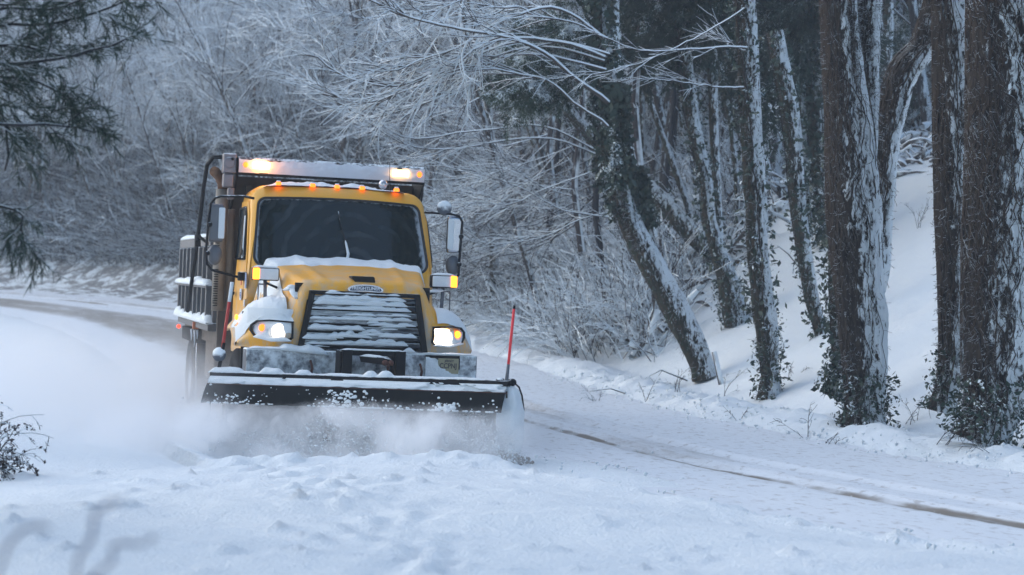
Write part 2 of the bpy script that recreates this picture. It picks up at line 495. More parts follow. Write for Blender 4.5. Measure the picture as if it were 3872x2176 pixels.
M['ice'] = dusted('iced_steel', (.25, .27, .30), .5, .3, up=.2, front=.20, level=.42, scale=6, soft=.25)
M['chrome'] = dusted('chrome', (.6, .62, .65), .25, .9, up=.5, front=.05, level=.62, scale=24)
M['rust'] = plain('rusty_steel', (.12, .05, .035), .8, .3)
M['exhaust'] = dusted('rusty_exhaust', (.20, .10, .05), .7, .3, up=.2, level=.9, scale=9)
M['red'] = plain('red_marker', (.75, .035, .045), .5)
M['whitep'] = plain('white_reflective', (.7, .7, .72), .5)
M['glass'] = None
m, t, b = newmat('windshield_glass')
tc = N(t, 'TexCoord')
b.inputs["Base Color"].default_value = (.004, .012, .014, 1)
b.inputs["Roughness"].default_value = .03
b.inputs["IOR"].default_value = 1.45
nn = noise(t, 6, tc.outputs['Object'], 4, .7)
# frost creeping in from the rim of the pane
rim = N(t, 'Attribute'); rim.attribute_name = 'rim'
gx_ = N(t, 'SeparateXYZ'); lk(t, tc.outputs['Object'], gx_.inputs[0])
rr_ = math_(t, 'SQRT', math_(t, 'ADD', math_(t, 'POWER', math_(t, 'ADD', gx_.outputs[0], -.15), 2), math_(t, 'POWER', math_(t, 'ADD', gx_.outputs[2], -1.9), 2)))
arc = math_(t, 'SINE', math_(t, 'MULTIPLY_ADD', noise(t, 2.5, tc.outputs['Object'], 3), 9, math_(t, 'MULTIPLY', rr_, 34)))
arcs = math_(t, 'MULTIPLY', ramp(t, arc, .2, 1.0), ramp(t, noise(t, 3, tc.outputs['Object'], 2), .40, .70, 0, .045))
ff = ramp(t, math_(t, 'ADD', math_(t, 'MULTIPLY', rim.outputs["Fac"], 1.2), math_(t, 'MULTIPLY', noise(t, 16, mapped(t, tc.outputs['Object'], (1, 1, .5)), 4, .7), .9)), 1.12, 1.5, 0, .8)
ff = math_(t, 'MAXIMUM', ff, arcs)
lk(t, mixc(t, ff, (.004, .012, .014), (.5, .56, .62)), b.inputs["Base Color"])
lk(t, ramp(t, ff, 0, .6, .03, .7), b.inputs["Roughness"])
M['glass'] = m
M['sideglass'] = plain('side_glass', (.03, .045, .055), .06)
M['lamp_hot'] = plain('amber_strobe_lit', (.9, .5, .1), .3, emit=(1, .42, .09), es=11)
M['lamp_hot2'] = plain('amber_strobe', (.9, .5, .1), .3, emit=(1, .50, .16), es=5)
M['amber'] = plain('amber_lamp', (.9, .35, .03), .3, emit=(1, .22, .01), es=2.4)
M['amber_dim'] = plain('amber_marker', (.8, .25, .02), .3, emit=(1, .16, .01), es=1.3)
M['head'] = plain('headlamp_lit', (1, .95, .9), .2, emit=(1, .86, .74), es=7)
M['head_dim'] = plain('headlamp_snowed_lit', (1, .95, .9), .2, emit=(1, .82, .68), es=1.0)
M['redlamp'] = plain('red_lamp', (.8, .05, .02), .3, emit=(1, .05, .01), es=1.2)
M['plate'] = plain('plate_yellow', (.34, .31, .20), .6)

TR = empty('snow_plow_truck', (-1.6, 20.0, 0))
TR.rotation_mode = 'XYZ'
TR.matrix_world = Matrix.Translation((-1.6, 20.0, 0.0)) @ Matrix.Rotation(R(15), 4, 'Z') @ Matrix.Rotation(R(2.5), 4, 'Y')
tag(TR, 'yellow dump truck with snow plow clearing the snowy road, amber and headlights lit', 'truck')

# ---- hood with fenders ---------------------------------------------------
def yfront(x):
    a = abs(x)
    return .05 + .03 * (min(a, .7) / .7) ** 2 + (.40 * ((a - .7) / .57) ** 2 if a > .7 else 0)
def hood_z(x, tt):
    a = abs(x)
    xh = .74 + .24 * tt
    zh = 1.80 + .235 * tt ** .85 - .05 * (a / .9) ** 2 - .10 * max(0, 1 - tt / .09) ** 2
    zh += .018 * math.exp(-((a - .42 - .12 * tt) / .05) ** 2) * min(1, tt * 6)      # raised hood crease
    zf = 1.57 - .26 * (max(0, a - .84) / .43) ** 2.2 - .16 * max(0, 1 - tt / .16) ** 2 - .05 * tt
    k = (a - (xh - .13)) / .17; k = min(1, max(0, k)); k = k * k * (3 - 2 * k)
    return zh * (1 - k) + zf * k
hb = MB()
XS = [-1.27 + 2.54 * i / 72 for i in range(73)]
TS = [0, .02, .045, .08, .12, .17] + [.23 + .77 * i / 14 for i in range(15)]
def hp(x, tt):
    y0 = yfront(x)
    return (x, y0 + (1.42 - y0) * tt, hood_z(x, tt))
vs = [hp(x, tt) for tt in TS for x in XS]; n = len(XS)
fs = [(j * n + i, j * n + i + 1, (j + 1) * n + i + 1, (j + 1) * n + i) for j in range(len(TS) - 1) for i in range(n - 1)]
hb.add(vs, fs)
# front face, open where the grille sits
ZB = 1.085
rows = [i / 12 for i in range(13)]
def fp(x, v):
    zt = hood_z(x, 0)
    z = zt + (ZB - zt) * v
    a = abs(x)
    xx = x + math.copysign(.07 * v * math.exp(-((a - .62) / .25) ** 2), x) if a > .2 else x
    return (xx, yfront(x) - .035 * math.sin(math.pi * min(1, v * 1.15)) * (1 if a > .62 else .3), z)
for i in range(n - 1):
    xm = abs(XS[i] + XS[i + 1]) / 2
    vmax = 2 if xm < .585 else 12
    vs = [fp(XS[k], rows[v] * (1 if vmax == 12 else .72)) for k in (i, i + 1) for v in range(vmax + 1)]
    hb.add(vs, [(v, v + 1, v + 2 + vmax, v + 1 + vmax) for v in range(vmax)])
# fender sides with the wheel arch cut out, and the arch lip
for sg in (-1, 1):
    ys = [hp(1.27, tt)[1] for tt in TS]; zt = [hood_z(1.27, tt) for tt in TS]
    yy = [ys[0] + (1.5 - ys[0]) * i / 30 for i in range(31)]
    vs = []
    for y in yy:
        z1 = float(np.interp(y, ys, zt))
        d = y - 1.22; z0 = ZB
        if abs(d) < .64: z0 = max(ZB, .60 + math.sqrt(.64 ** 2 - d * d) * 1.06)
        z0 = min(z0, z1 - .03)
        vs += [(sg * 1.27, y, z1), (sg * (1.285), y, (z1 + z0) / 2), (sg * 1.275, y, z0), (sg * 1.20, y, z0 + .01)]
    fs = []
    for k in range(30):
        for q in range(3):
            f = (k * 4 + q, k * 4 + q + 1, k * 4 + 5 + q, k * 4 + 4 + q)
            fs.append(f if sg > 0 else f[::-1])
    hb.add(vs, fs)
hood = hb.obj('hood', M['paint'], TR, smooth=True)
wd = hood.modifiers.new('weld', 'WELD'); wd.merge_threshold = .002
# dark engine bay wall behind the grille, wheel wells
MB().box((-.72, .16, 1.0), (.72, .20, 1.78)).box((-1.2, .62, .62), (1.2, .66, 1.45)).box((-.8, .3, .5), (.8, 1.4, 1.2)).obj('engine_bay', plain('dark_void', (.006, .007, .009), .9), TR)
# vent on the hood
v_ = MB().prism([(-.12, 1.875), (.10, 1.875), (.115, 1.865), (.125, 1.80), (-.09, 1.81), (-.13, 1.855)], .14, .34)
v_.obj('hood_vent', M['black'], TR, bevel=.006)
# badge
bd = MB()
ell = [(.19 * math.copysign(abs(math.cos(a)) ** .6, math.cos(a)), .038 * math.copysign(abs(math.sin(a)) ** .8, math.sin(a))) for a in [2 * math.pi * i / 28 for i in range(28)]]
bd.prism([(x, 1.752 + z - .02 * (x / .19) ** 2) for x, z in ell], .012, .05)
badge = bd.obj('badge', M['chrome'], TR, bevel=.004)
bi = MB().prism([(x * .88, 1.752 + z * .66 - .02 * (x / .19) ** 2) for x, z in ell], .008, .02).obj('badge_field', plain('badge_blue', (.05, .07, .12), .4), badge)
def text_mesh(name, body, size, mat, parent, loc, rot=(R(90), 0, 0), ext=.002, xs=1.0):
    cu = bpy.data.curves.new(name, 'FONT'); cu.body = body; cu.size = size; cu.extrude = ext
    cu.align_x = 'CENTER'; cu.align_y = 'CENTER'; cu.offset = size * .02
    tmp = bpy.data.objects.new(name, cu); C.objects.link(tmp)
    bpy.context.view_layer.update()
    me = bpy.data.meshes.new_from_object(tmp.evaluated_get(bpy.context.evaluated_depsgraph_get()))
    bpy.data.objects.remove(tmp)
    me.name = name; me.materials.clear()
    o = link(name, me, mat, parent); o.location = loc; o.rotation_euler = rot; o.scale = (xs, 1, 1)
    return o
text_mesh('lettering', 'FREIGHTLINER', .046, plain('letter_silver', (.75, .77, .8), .4), badge, (0, .005, 1.748), xs=1.0)

# ---- grille ---------------------------------------------------------------
gf = MB()
def trap(z): return .56 + (.665 - .56) * (1.70 - z) / .62
for z0, z1, w_ in ((1.10, 1.70, .05),):
    for sg in (-1, 1):
        vs = []
        for z in (z0, z1):
            for yy in (.02, .14):
                vs += [(sg * (trap(z) + .025), yy, z), (sg * (trap(z) - .035), yy, z)]
        gf.add(vs, [(0, 1, 5, 4), (2, 3, 7, 6), (0, 2, 6, 4), (1, 3, 7, 5), (0, 1, 3, 2), (4, 5, 7, 6)])
gf.box((-.58, .02, 1.665), (.58, .14, 1.71)).box((-.68, .02, 1.06), (.68, .14, 1.10))
grille = gf.obj('grille', M['black'], TR, bevel=.006)
for k in range(7):
    z = 1.135 + k * .078
    h = trap(z) - .03
    s_ = MB().xprism([(.035, z), (.05, z + .050), (.085, z + .056), (.11, z + .02), (.08, z - .004)], -h, h)
    s_.obj('grille_slat', M['grille'], grille, bevel=.004)
# snow caked in ridges along the slats
def snow_ridge(pts, r, h, seed, amp=.5, k=10, freq=9):
    """an uneven bank of snow lying along a line"""
    vs, fs = [], []
    pts = [Vector(p) for p in pts]
    acc = [0]
    for a, b in zip(pts[:-1], pts[1:]): acc.append(acc[-1] + (b - a).length)
    L = acc[-1]; nn_ = max(6, int(L / .025))
    for i in range(nn_ + 1):
        s0 = L * i / nn_
        j = max(q for q in range(len(acc)) if acc[q] <= s0 + 1e-9); j = min(j, len(pts) - 2)
        p = pts[j].lerp(pts[j + 1], (s0 - acc[j]) / max(1e-6, acc[j + 1] - acc[j]))
        e = min(1, i / 2.5, (nn_ - i) / 2.5)
        nv = float(fbm(s0 * freq, seed * 3.7, 0)) * amp + float(vnoise(s0 * 2.1, seed * 1.3)) * amp * .8
        hh = max(.12, 1 + nv) * e + .02
        tdir = (pts[j + 1] - pts[j]).normalized(); side = Vector((tdir.y, -tdir.x, 0))
        if side.length < .1: side = Vector((1, 0, 0))
        side.normalize()
        for q in range(k):
            a = math.pi * 2 * q / k
            up = math.sin(a)
            vs.append(p + side * (math.cos(a) * r * (.6 + .4 * hh)) + Vector((0, 0, (up * h * hh) if up > 0 else up * h * .25)))
    for i in range(nn_):
        for q in range(k):
            fs.append((i * k + q, i * k + (q + 1) % k, (i + 1) * k + (q + 1) % k, (i + 1) * k + q))
    fs.append(tuple(range(k))); fs.append(tuple(range((nn_ + 1) * k - 1, nn_ * k - 1, -1)))
    return vs, fs
gs = MB()
for k, (a, b_, hh) in enumerate([(-.62, .1, .030), (-.66, -.28, .040), (-.05, .45, .024), (-.60, .02, .034), (.05, .40, .022), (-.58, .30, .040), (-.2, .5, .028), (-.56, .50, .040), (-.54, .46, .044), (-.50, .44, .040), (-.45, .40, .03)]):
    z = 1.155 + (k * .053)
    gs.add(*snow_ridge([(a, .045, z), (b_, .045, z)], .035, hh, 10 + k, .7))
for k in range(34):
    z = rnd.uniform(1.13, 1.66); w_ = rnd.uniform(.06, .30); c_ = rnd.uniform(-.55, .42); lim = trap(z) - .06
    a_, b_ = max(-lim, c_ - w_), min(lim, c_ + w_)
    if b_ - a_ > .08: gs.add(*snow_ridge([(a_, .040, z), (b_, .040, z + rnd.uniform(-.008, .008))], .03, rnd.uniform(.018, .045), 40 + k, .9, freq=14))
tag(gs.obj('caked_snow', M['snow_fine'], grille, smooth=True), kind='stuff')

# ---- headlights -------------------------------------------------------------
for sg in (-1, 1):
    # outline in (x,z) seen from the front, following the swept fender face
    ol = [(.74, 1.375), (.98, 1.385), (1.10, 1.37), (1.155, 1.32), (1.16, 1.26), (1.12, 1.20), (1.02, 1.175), (.78, 1.165), (.735, 1.20)]
    def face_y(x, off): return yfront(x) - .04 - off
    hd = MB()
    n_ = len(ol)
    vs = [(sg * x, face_y(x, .012), z) for x, z in ol] + [(sg * x, face_y(x, -.08), z) for x, z in ol]
    cx, cz = .94, 1.275
    vs += [(sg * (cx + (x - cx) * .90), face_y(cx + (x - cx) * .90, .012), cz + (z - cz) * .84) for x, z in ol]
    vs += [(sg * (cx + (x - cx) * .88), face_y(cx + (x - cx) * .88, -.05), cz + (z - cz) * .82) for x, z in ol]
    fs = []
    for i in range(n_):
        j = (i + 1) % n_
        for a, b_ in ((0, 1), (2, 0), (3, 2)):
            fs.append((a * n_ + i, a * n_ + j, b_ * n_ + j, b_ * n_ + i))
    fs.append(tuple(3 * n_ + i for i in range(n_)))
    hd.add(vs, fs)
    hl = hd.obj('headlight', M['black'], TR)
    lens = MB()
    if sg > 0:
        lens.prism([(sg * .765, 1.19), (sg * .755, 1.35), (sg * .925, 1.35), (sg * .945, 1.20)][::sg], face_y(.85, .02), face_y(.85, -.01))
    else:
        lens.ball((sg * .875, face_y(.86, -.005), 1.262), (.088, .025, .085), 20, 12)
    lens.obj('low_beam', M['head'] if sg > 0 else M['head_dim'], hl, smooth=(sg < 0), bevel=.015 if sg > 0 else 0)
    MB().ball((sg * 1.045, face_y(1.04, .0), 1.295), (.036, .022, .038), 16, 10).obj('turn_lamp', M['amber'] if sg > 0 else M['amber_dim'], hl, smooth=True)
    # snow filling the lamp bowl
    sb = MB()
    gx, gz = 16, 10
    vs, fs = [], []
    x0_, x1_ = (.93, 1.14) if sg > 0 else (.76, 1.13)
    for j in range(gz + 1):
        for i in range(gx + 1):
            x = x0_ + (x1_ - x0_) * i / gx; z = 1.185 + (.16 if sg > 0 else .15) * j / gz
            e = min(1, i / 3, (gx - i) / 3, (gz - j) / 3, j / 1.5 + .3)
            dl = math.hypot(x - 1.045, z - 1.295); d2 = math.hypot(x - .875, z - 1.265) if sg < 0 else 1
            hole = max(0, 1 - dl / .05) + max(0, 1 - d2 / .11)
            vs.append((sg * x, face_y(x, -.035 + .055 * e * (1 + .4 * float(fbm(x * 22, z * 22, 2))) - .12 * min(1, hole * 1.6)), z))
    for j in range(gz):
        for i in range(gx):
            fs.append((j * (gx + 1) + i, j * (gx + 1) + i + 1, (j + 1) * (gx + 1) + i + 1, (j + 1) * (gx + 1) + i))
    sb.add(vs, fs)
    sb.add(*snow_ridge([(sg * .76, face_y(.76, .02), 1.175), (sg * .95, face_y(.95, .02), 1.165), (sg * 1.12, face_y(1.12, .02), 1.20)], .035, .035, 3 + sg, .5))
    sb.obj('caked_snow', M['snow_fine'], hl, smooth=True)

# snow lying on fender caps, hood rear, roof edge -----------------------------------
def snow_sheet(name, parent, fx, nx_, ny_, seed, mat='snow_fine'):
    """fx(u,v)->(x,y,zsurface,thickness) ; a closed blanket of snow"""
    vs, fs = [], []
    for j in range(ny_ + 1):
        for i in range(nx_ + 1):
            x, y, z, th = fx(i / nx_, j / ny_)
            vs.append((x, y, z + th))
    for j in range(ny_):
        for i in range(nx_):
            fs.append((j * (nx_ + 1) + i, j * (nx_ + 1) + i + 1, (j + 1) * (nx_ + 1) + i + 1, (j + 1) * (nx_ + 1) + i))
    return MB().add(vs, fs).obj(name, M[mat], parent, smooth=True)
def hood_snow(u, v):
    x = -1.0 + 2.0 * u
    tt = .66 + .36 * v
    ragged = .10 * float(fbm(x * 3.5, 1.7)) + .06 * float(vnoise(x * 9, 3.)) + .20 * max(0, (abs(x) - .55)) * (1 if x > 0 else -.4)
    ragged += (.22 if -.62 < x < -.30 else 0) * math.sin((x + .62) / .32 * math.pi)
    e = min(1, max(0, (v - .30 + ragged) * 3.2)); e = e ** .5
    th = .046 * e * (1 + .6 * float(fbm(x * 4, v * 2, 3.)) + .15 * float(fbm(x * 14, v * 9, 3.))) * min(1, (1 - abs(x) / 1.0) * 8) - .012
    p = hp(max(-1.26, min(1.26, x)), min(1, tt))
    return (p[0], p[1] + max(0, tt - 1) * 1.2, p[2], th)
snow_sheet('hood_snow', TR, hood_snow, 90, 26, 1)
def fender_snow(sg):
    def f(u, v):
        x = sg * (.80 + .48 * u); tt = .0 + .80 * v
        r = math.hypot((u - .42) / .55, (v - .42) / .62) + .16 * float(fbm(u * 4 + sg, v * 4, 2.))
        e = max(0, 1 - r ** 2.2) ** .5 if r < 1 else 0
        p = hp(x, tt)
        am = .085 if sg < 0 else .022
        return (p[0], p[1] - .02 * (1 - v), p[2], am * e * (1 + .3 * float(fbm(u * 9, v * 9, sg + 2.))) - .010)
    return f
snow_sheet('fender_snow', TR, fender_snow(-1), 30, 30, 2)
snow_sheet('fender_snow', TR, fender_snow(1), 30, 30, 3)
fz = MB()
fz.add(*snow_ridge([(-.80, .36, 1.70), (-.72, .24, 1.70), (-.70, .12, 1.62)], .06, .05, 5, .6))
fz.add(*snow_ridge([(.78, .62, 1.74), (.90, .66, 1.74), (1.02, .72, 1.76)], .03, .035, 6, .6))
# thin caked patch on the passenger fender face, below the cap
vs, fs = [], []
for j in range(19):
    for i in range(25):
        u, v = i / 24, j / 18
        x = .74 + .44 * u; z = 1.17 + .33 * v
        r = math.hypot((u - .45) / .56, (v - .62) / .62) + .22 * float(fbm(u * 5, v * 5, 7.))
        e = max(0, 1 - r * r)
        zt_ = hood_z(x, 0); yb_ = fp(x, min(1, max(0, (zt_ - z) / (zt_ - ZB))))[1]
        vs.append((-x, yb_ - .030 * e ** .6 + .010, z))
for j in range(18):
    for i in range(24):
        fs.append((j * 25 + i, j * 25 + i + 1, (j + 1) * 25 + i + 1, (j + 1) * 25 + i))
fz.add(vs, fs)
fz.obj('fender_snow', M['snow_fine'], TR, smooth=True)

# ---- cab -----------------------------------------------------------------------
def rrect(hw_b, hw_t, z0, z1, rb, rt_, n=9):
    """rounded outline, anticlockwise from bottom left; returns (x,z) list"""
    out = []
    for cx, cz, r, a0 in ((hw_b - rb, z0 + rb, rb, -90), (hw_t - rt_, z1 - rt_, rt_, 0), (-(hw_t - rt_), z1 - rt_, rt_, 90), (-(hw_b - rb), z0 + rb, rb, 180)):
        for i in range(n):
            a = R(a0 + 90 * i / (n - 1))
            out.append((cx + r * math.cos(a), cz + r * math.sin(a)))
    # add points on the straight runs
    res = []
    for i, p in enumerate(out):
        q = out[(i + 1) % len(out)]
        res.append(p)
        dl = math.hypot(q[0] - p[0], q[1] - p[1])
        for k in range(1, 8 if dl > .25 else 1): res.append((p[0] + (q[0] - p[0]) * k / 8, p[1] + (q[1] - p[1]) * k / 8))
    return res
def cab_y(x, z): return 1.40 + max(0, z - 1.95) * .50 + .10 * (x / 1.0) ** 2
outer = rrect(1.07, 1.00, 1.55, 2.84, .02, .17)
inner = rrect(.99, .935, 1.93, 2.715, .12, .10)
def crown(x, z): return z + (.03 * (1 - (x / 1.0) ** 2) if z > 2.6 else 0)
cb = MB(); n_ = len(outer)
assert len(inner) == n_
# glass inset ring, frame ring, rounded outer edge, sides back to the rear wall
def ring(poly, off, sc=1.0, cx=0, cz=2.3):
    return [(cx + (x - cx) * sc, cab_y(x, z) + off, cz + (crown(x, z) - cz) * sc) for x, z in poly]
rings = [ring(inner, .045), ring(inner, .0), ring(inner, -.012, 1.012), ring(outer, .01, .985), ring(outer, .05), ring(outer, .16),]
zmid = [(x * 1.0, 1.98 + .0, crown(x, z)) for x, z in outer]
rings.append([(x, max(cab_y(x, z) + .2, 2.0), crown(x, z) + (.015 if z > 2.6 else 0)) for x, z in outer])
rings.append([(x, 2.62, crown(x, z) - .0) for x, z in outer])
rings.append([(x * .96, 2.68, crown(x, z) - .03) for x, z in outer])
vs = [p for r in rings for p in r]
fs = [(k * n_ + i, k * n_ + (i + 1) % n_, (k + 1) * n_ + (i + 1) % n_, (k + 1) * n_ + i) for k in range(len(rings) - 1) for i in range(n_)]
fs.append(tuple((len(rings) - 1) * n_ + i for i in range(n_)))
cb.add(vs, fs)
# lower cab below the hood line and cowl sides
cb.box((-1.07, 1.50, .95), (1.07, 2.62, 1.57))
cab = cb.obj('cab', M['paint_clean'], TR, smooth=True)
e_ = cab.modifiers.new('es', 'EDGE_SPLIT'); e_.split_angle = R(48)
# windshield: curved pane with a rim attribute used for the frost
gxn, gzn = 40, 22
vs, fs, rimv = [], [], []
for j in range(gzn + 1):
    for i in range(gxn + 1):
        u, v = i / gxn * 2 - 1, j / gzn * 2 - 1
        # squircle mapping into the rounded opening
        z = 2.3225 + v * .395
        hw = (.99 + (.935 - .99) * (z - 1.93) / .785) - .01
        cr = .11
        dz = max(0, abs(v * .395) - (.395 - cr)); hw -= cr - math.sqrt(max(0, cr * cr - dz * dz)) if dz > 0 else 0
        x = u * hw
        vs.append((x, cab_y(x, z) + .022, crown(x, z)))
        rimv.append(max(0, 1 - min((1 - abs(u)) * .95 * (1.0 if u < 0 else .55), (1 - v) * .40, (1 + v) * .9) / .085))
for j in range(gzn):
    for i in range(gxn):
        fs.append((j * (gxn + 1) + i, j * (gxn + 1) + i + 1, (j + 1) * (gxn + 1) + i + 1, (j + 1) * (gxn + 1) + i))
ws = MB().add(vs, fs).obj('windshield', M['glass'], TR, smooth=True)
at = ws.data.attributes.new('rim', 'FLOAT', 'POINT'); at.data.foreach_set('value', rimv)
# black rubber seal round the pane
sp = [(x, cab_y(x, z) + .004, crown(x, z)) for x, z in rrect(.985, .93, 1.935, 2.71, .12, .10)]
MB().tube(sp + [sp[0]], .016, 8).obj('window_seal', plain('seal_rubber', (.012, .012, .015), .5), ws, smooth=True)
# wiper crusted with snow
wp = MB().tube([(.02, cab_y(0, 1.97) - .01, 1.97), (.05, cab_y(0, 2.12) - .02, 2.12), (.03, cab_y(0, 2.27) - .02, 2.27), (-.015, cab_y(0, 2.46) - .005, 2.46), (-.03, cab_y(0, 2.60), 2.60)], [.010, .010, .009, .007, .005], 7)
wi = wp.obj('wiper', M['black_frost'], TR, smooth=True)
MB().tube([(.02, cab_y(0, 1.97) - .025, 1.97), (.055, cab_y(0, 2.12) - .034, 2.12), (.035, cab_y(0, 2.24) - .03, 2.24), (.03, cab_y(0, 2.27) - .03, 2.27)], [.016, .017, .012, .004], 8).obj('wiper_snow', M['snow_fine'], wi, smooth=True)

for sg in (-1, 1):
    # door skin
    X0, X1 = sg * 1.05, sg * 1.084
    dr = MB()
    poly = [(1.62, .98), (2.55, .98), (2.55, 2.68), (2.02, 2.68), (1.86, 2.55), (1.62, 2.02)]
    def dx(z): return 1.083 - max(0, z - 1.6) * .058
    vs = [(sg * (dx(z)), y, z) for y, z in poly] + [(sg * (dx(z) - .05), y, z) for y, z in poly]
    k = len(poly)
    dr.add(vs, [tuple(range(k)), tuple(range(2 * k - 1, k - 1, -1))] + [(i, i + k, (i + 1) % k + k, (i + 1) % k) for i in range(k)])
    door = dr.obj('door', M['paint_clean'], TR, bevel=.008)
    wpoly = [(1.72, 2.02), (2.48, 2.02), (2.48, 2.60), (2.04, 2.60), (1.92, 2.50), (1.72, 2.10)]
    vs = [(sg * (dx(z) + .008), y, z) for y, z in wpoly] + [(sg * (dx(z) - .03), y, z) for y, z in wpoly]
    k = len(wpoly)
    MB().add(vs, [tuple(range(k)), tuple(range(2 * k - 1, k - 1, -1))] + [(i, i + k, (i + 1) % k + k, (i + 1) % k) for i in range(k)]).obj('door_window', M['sideglass'], door, bevel=.004)
    MB().tube([(sg * (dx(z) + .012), y, z) for y, z in wpoly + wpoly[:1]], .017, 7).obj('window_frame', M['black'], door, smooth=True)
    # frosted front edge of the window
    if sg < 0:
        MB().tube([(-(dx(z) + .018), y, z) for y, z in [(1.92, 2.50), (1.76, 2.14), (1.755, 2.05), (1.86, 2.03)]], [.016, .024, .026, .012], 8).obj('window_frost', M['snow_fine'], door, smooth=True)
    MB().box((sg * 1.09, 2.32, 1.60), (sg * 1.125, 2.46, 1.64)).obj('door_handle', M['black'], door, bevel=.008)
    if sg < 0:
        MB().box((-1.092, 1.70, 1.555), (-1.085, 1.84, 1.68)).obj('door_decal', plain('decal_pale', (.55, .6, .68), .5), door)
        text_mesh('decal_lettering', 'NJ', .07, plain('decal_blue', (.05, .12, .35), .5), door, (-1.0935, 1.77, 1.615), (R(90), 0, R(-90)))
        MB().box((-1.092, 1.74, 1.72), (-1.085, 1.80, 1.84)).obj('door_decal', plain('decal_red', (.5, .10, .08), .5), door)
    # cab steps
    st = MB().box((sg * .92, 1.65, .55), (sg * 1.16, 2.7, .60)).box((sg * .92, 1.65, .25 + .1), (sg * 1.18, 2.7, .40)).box((sg * .86, 1.65, .35), (sg * .92, 2.7, .95))
    st.obj('cab_step', M['steel'], TR, bevel=.01)
MB().box((-1.074, 1.475, 1.69), (-1.066, 1.56, 1.86)).obj('cowl_decal', plain('decal_blue2', (.30, .38, .55), .5), TR)
MB().box((-1.076, 1.50, 1.49), (-1.066, 1.58, 1.56)).obj('cowl_decal', plain('decal_white', (.6, .62, .66), .5), TR)

# roof: snow edge and clearance lamps
def roof_snow(u, v):
    x = -.86 + 1.62 * u
    y = 1.86 + .75 * v
    e = min(1, v * 5 + .15, (1 - v) * 5, u * 9, (1 - u) * 9) ** .6
    th = .055 * e * (1 + .5 * float(fbm(x * 6, y * 4, 5.)) + .2 * float(fbm(x * 20, y * 9, 5.))) - .01
    th *= (.45 if x > .45 else 1)
    return (x, y + .03 * float(fbm(x * 7, 2.)) * (v < .1), crown(x, 2.84) + .003, th)
snow_sheet('roof_snow', TR, roof_snow, 90, 14, 4)
for x in (-.70, -.31, -.03, .26, .66):
    lm = MB().xprism([(1.83, 2.865), (1.86, 2.905), (1.90, 2.905), (1.93, 2.865)], x - .028, x + .028).obj('roof_lamp', M['amber_dim'], TR, bevel=.008)
    MB().xprism([(1.855, 2.905), (1.865, 2.922), (1.90, 2.922), (1.91, 2.905)], x - .022, x + .022).obj('lamp_snow', M['snow_fine'], lm, bevel=.006)
MB().ball((.52, 1.98, 2.945), (.052, .05, .055), 14, 10).tube([(.52, 1.98, 2.86), (.52, 1.98, 2.92)], .015, 8).obj('roof_spotlight', M['chrome'], TR, smooth=True)
MB().tube([(.60, 1.92, 2.86), (.585, 1.92, 3.0), (.575, 1.92, 3.2)], [.007, .004, .003], 6).obj('antenna', M['black'], TR, smooth=True)

# ---- mirrors ------------------------------------------------------------------------
for sg in (-1, 1):
    if sg < 0:
        path = [(-.98, 1.80, 2.70), (-1.10, 1.76, 2.715), (-1.36, 1.72, 2.70), (-1.42, 1.71, 2.68), (-1.47, 1.70, 2.61), (-1.485, 1.70, 2.45), (-1.50, 1.70, 2.08), (-1.485, 1.70, 1.94), (-1.43, 1.70, 1.875), (-1.10, 1.66, 1.80)]
    else:
        path = [(.985, 1.80, 2.64), (1.06, 1.76, 2.64), (1.30, 1.72, 2.635), (1.375, 1.71, 2.61), (1.41, 1.70, 2.55), (1.405, 1.70, 2.40), (1.395, 1.70, 2.10), (1.39, 1.70, 1.93), (1.33, 1.70, 1.87), (1.08, 1.66, 1.80)]
    mr = MB().tube(path, .0145, 9).obj('mirror_arm', M['black_frost'], TR, smooth=True)
    cx = sg * 1.395 if sg < 0 else 1.335
    MB().xprism([(1.71, 2.20), (1.70, 2.60), (1.76, 2.62), (1.82, 2.58), (1.82, 2.22), (1.76, 2.18)], cx - .085, cx + .085).obj('mirror_head', M['chrome'] if sg > 0 else M['steel'], mr, bevel=.03, seg=3)
    MB().box((cx - .055 * sg - .035, 1.685, 2.23), (cx - .055 * sg + .035, 1.712, 2.575)).obj('mirror_frost', M['snow_fine'], mr, bevel=.012)
    MB().ball((cx, 1.765, 2.045), (.085, .05, .115), 16, 12).obj('spot_mirror', M['steel'], mr, smooth=True)
    MB().ball((sg * 1.405 if sg > 0 else -1.47, 1.695, 2.38), .028, 10, 7).ball((sg * 1.395 if sg > 0 else -1.485, 1.695, 2.06), .028, 10, 7).obj('mirror_clamp', M['black_frost'], mr, smooth=True)
    MB().box((sg * 1.04, 1.60, 1.77), (sg * 1.14, 1.72, 1.87)).obj('mirror_bracket', M['black_frost'], mr, bevel=.012)
hm = MB().ball((1.20, 1.74, 2.70), (.088, .035, .088), 20, 12).tube([(1.2, 1.74, 2.64), (1.2, 1.74, 2.70)], .012, 7).obj('round_mirror', M['steel_frost'], TR, smooth=True)

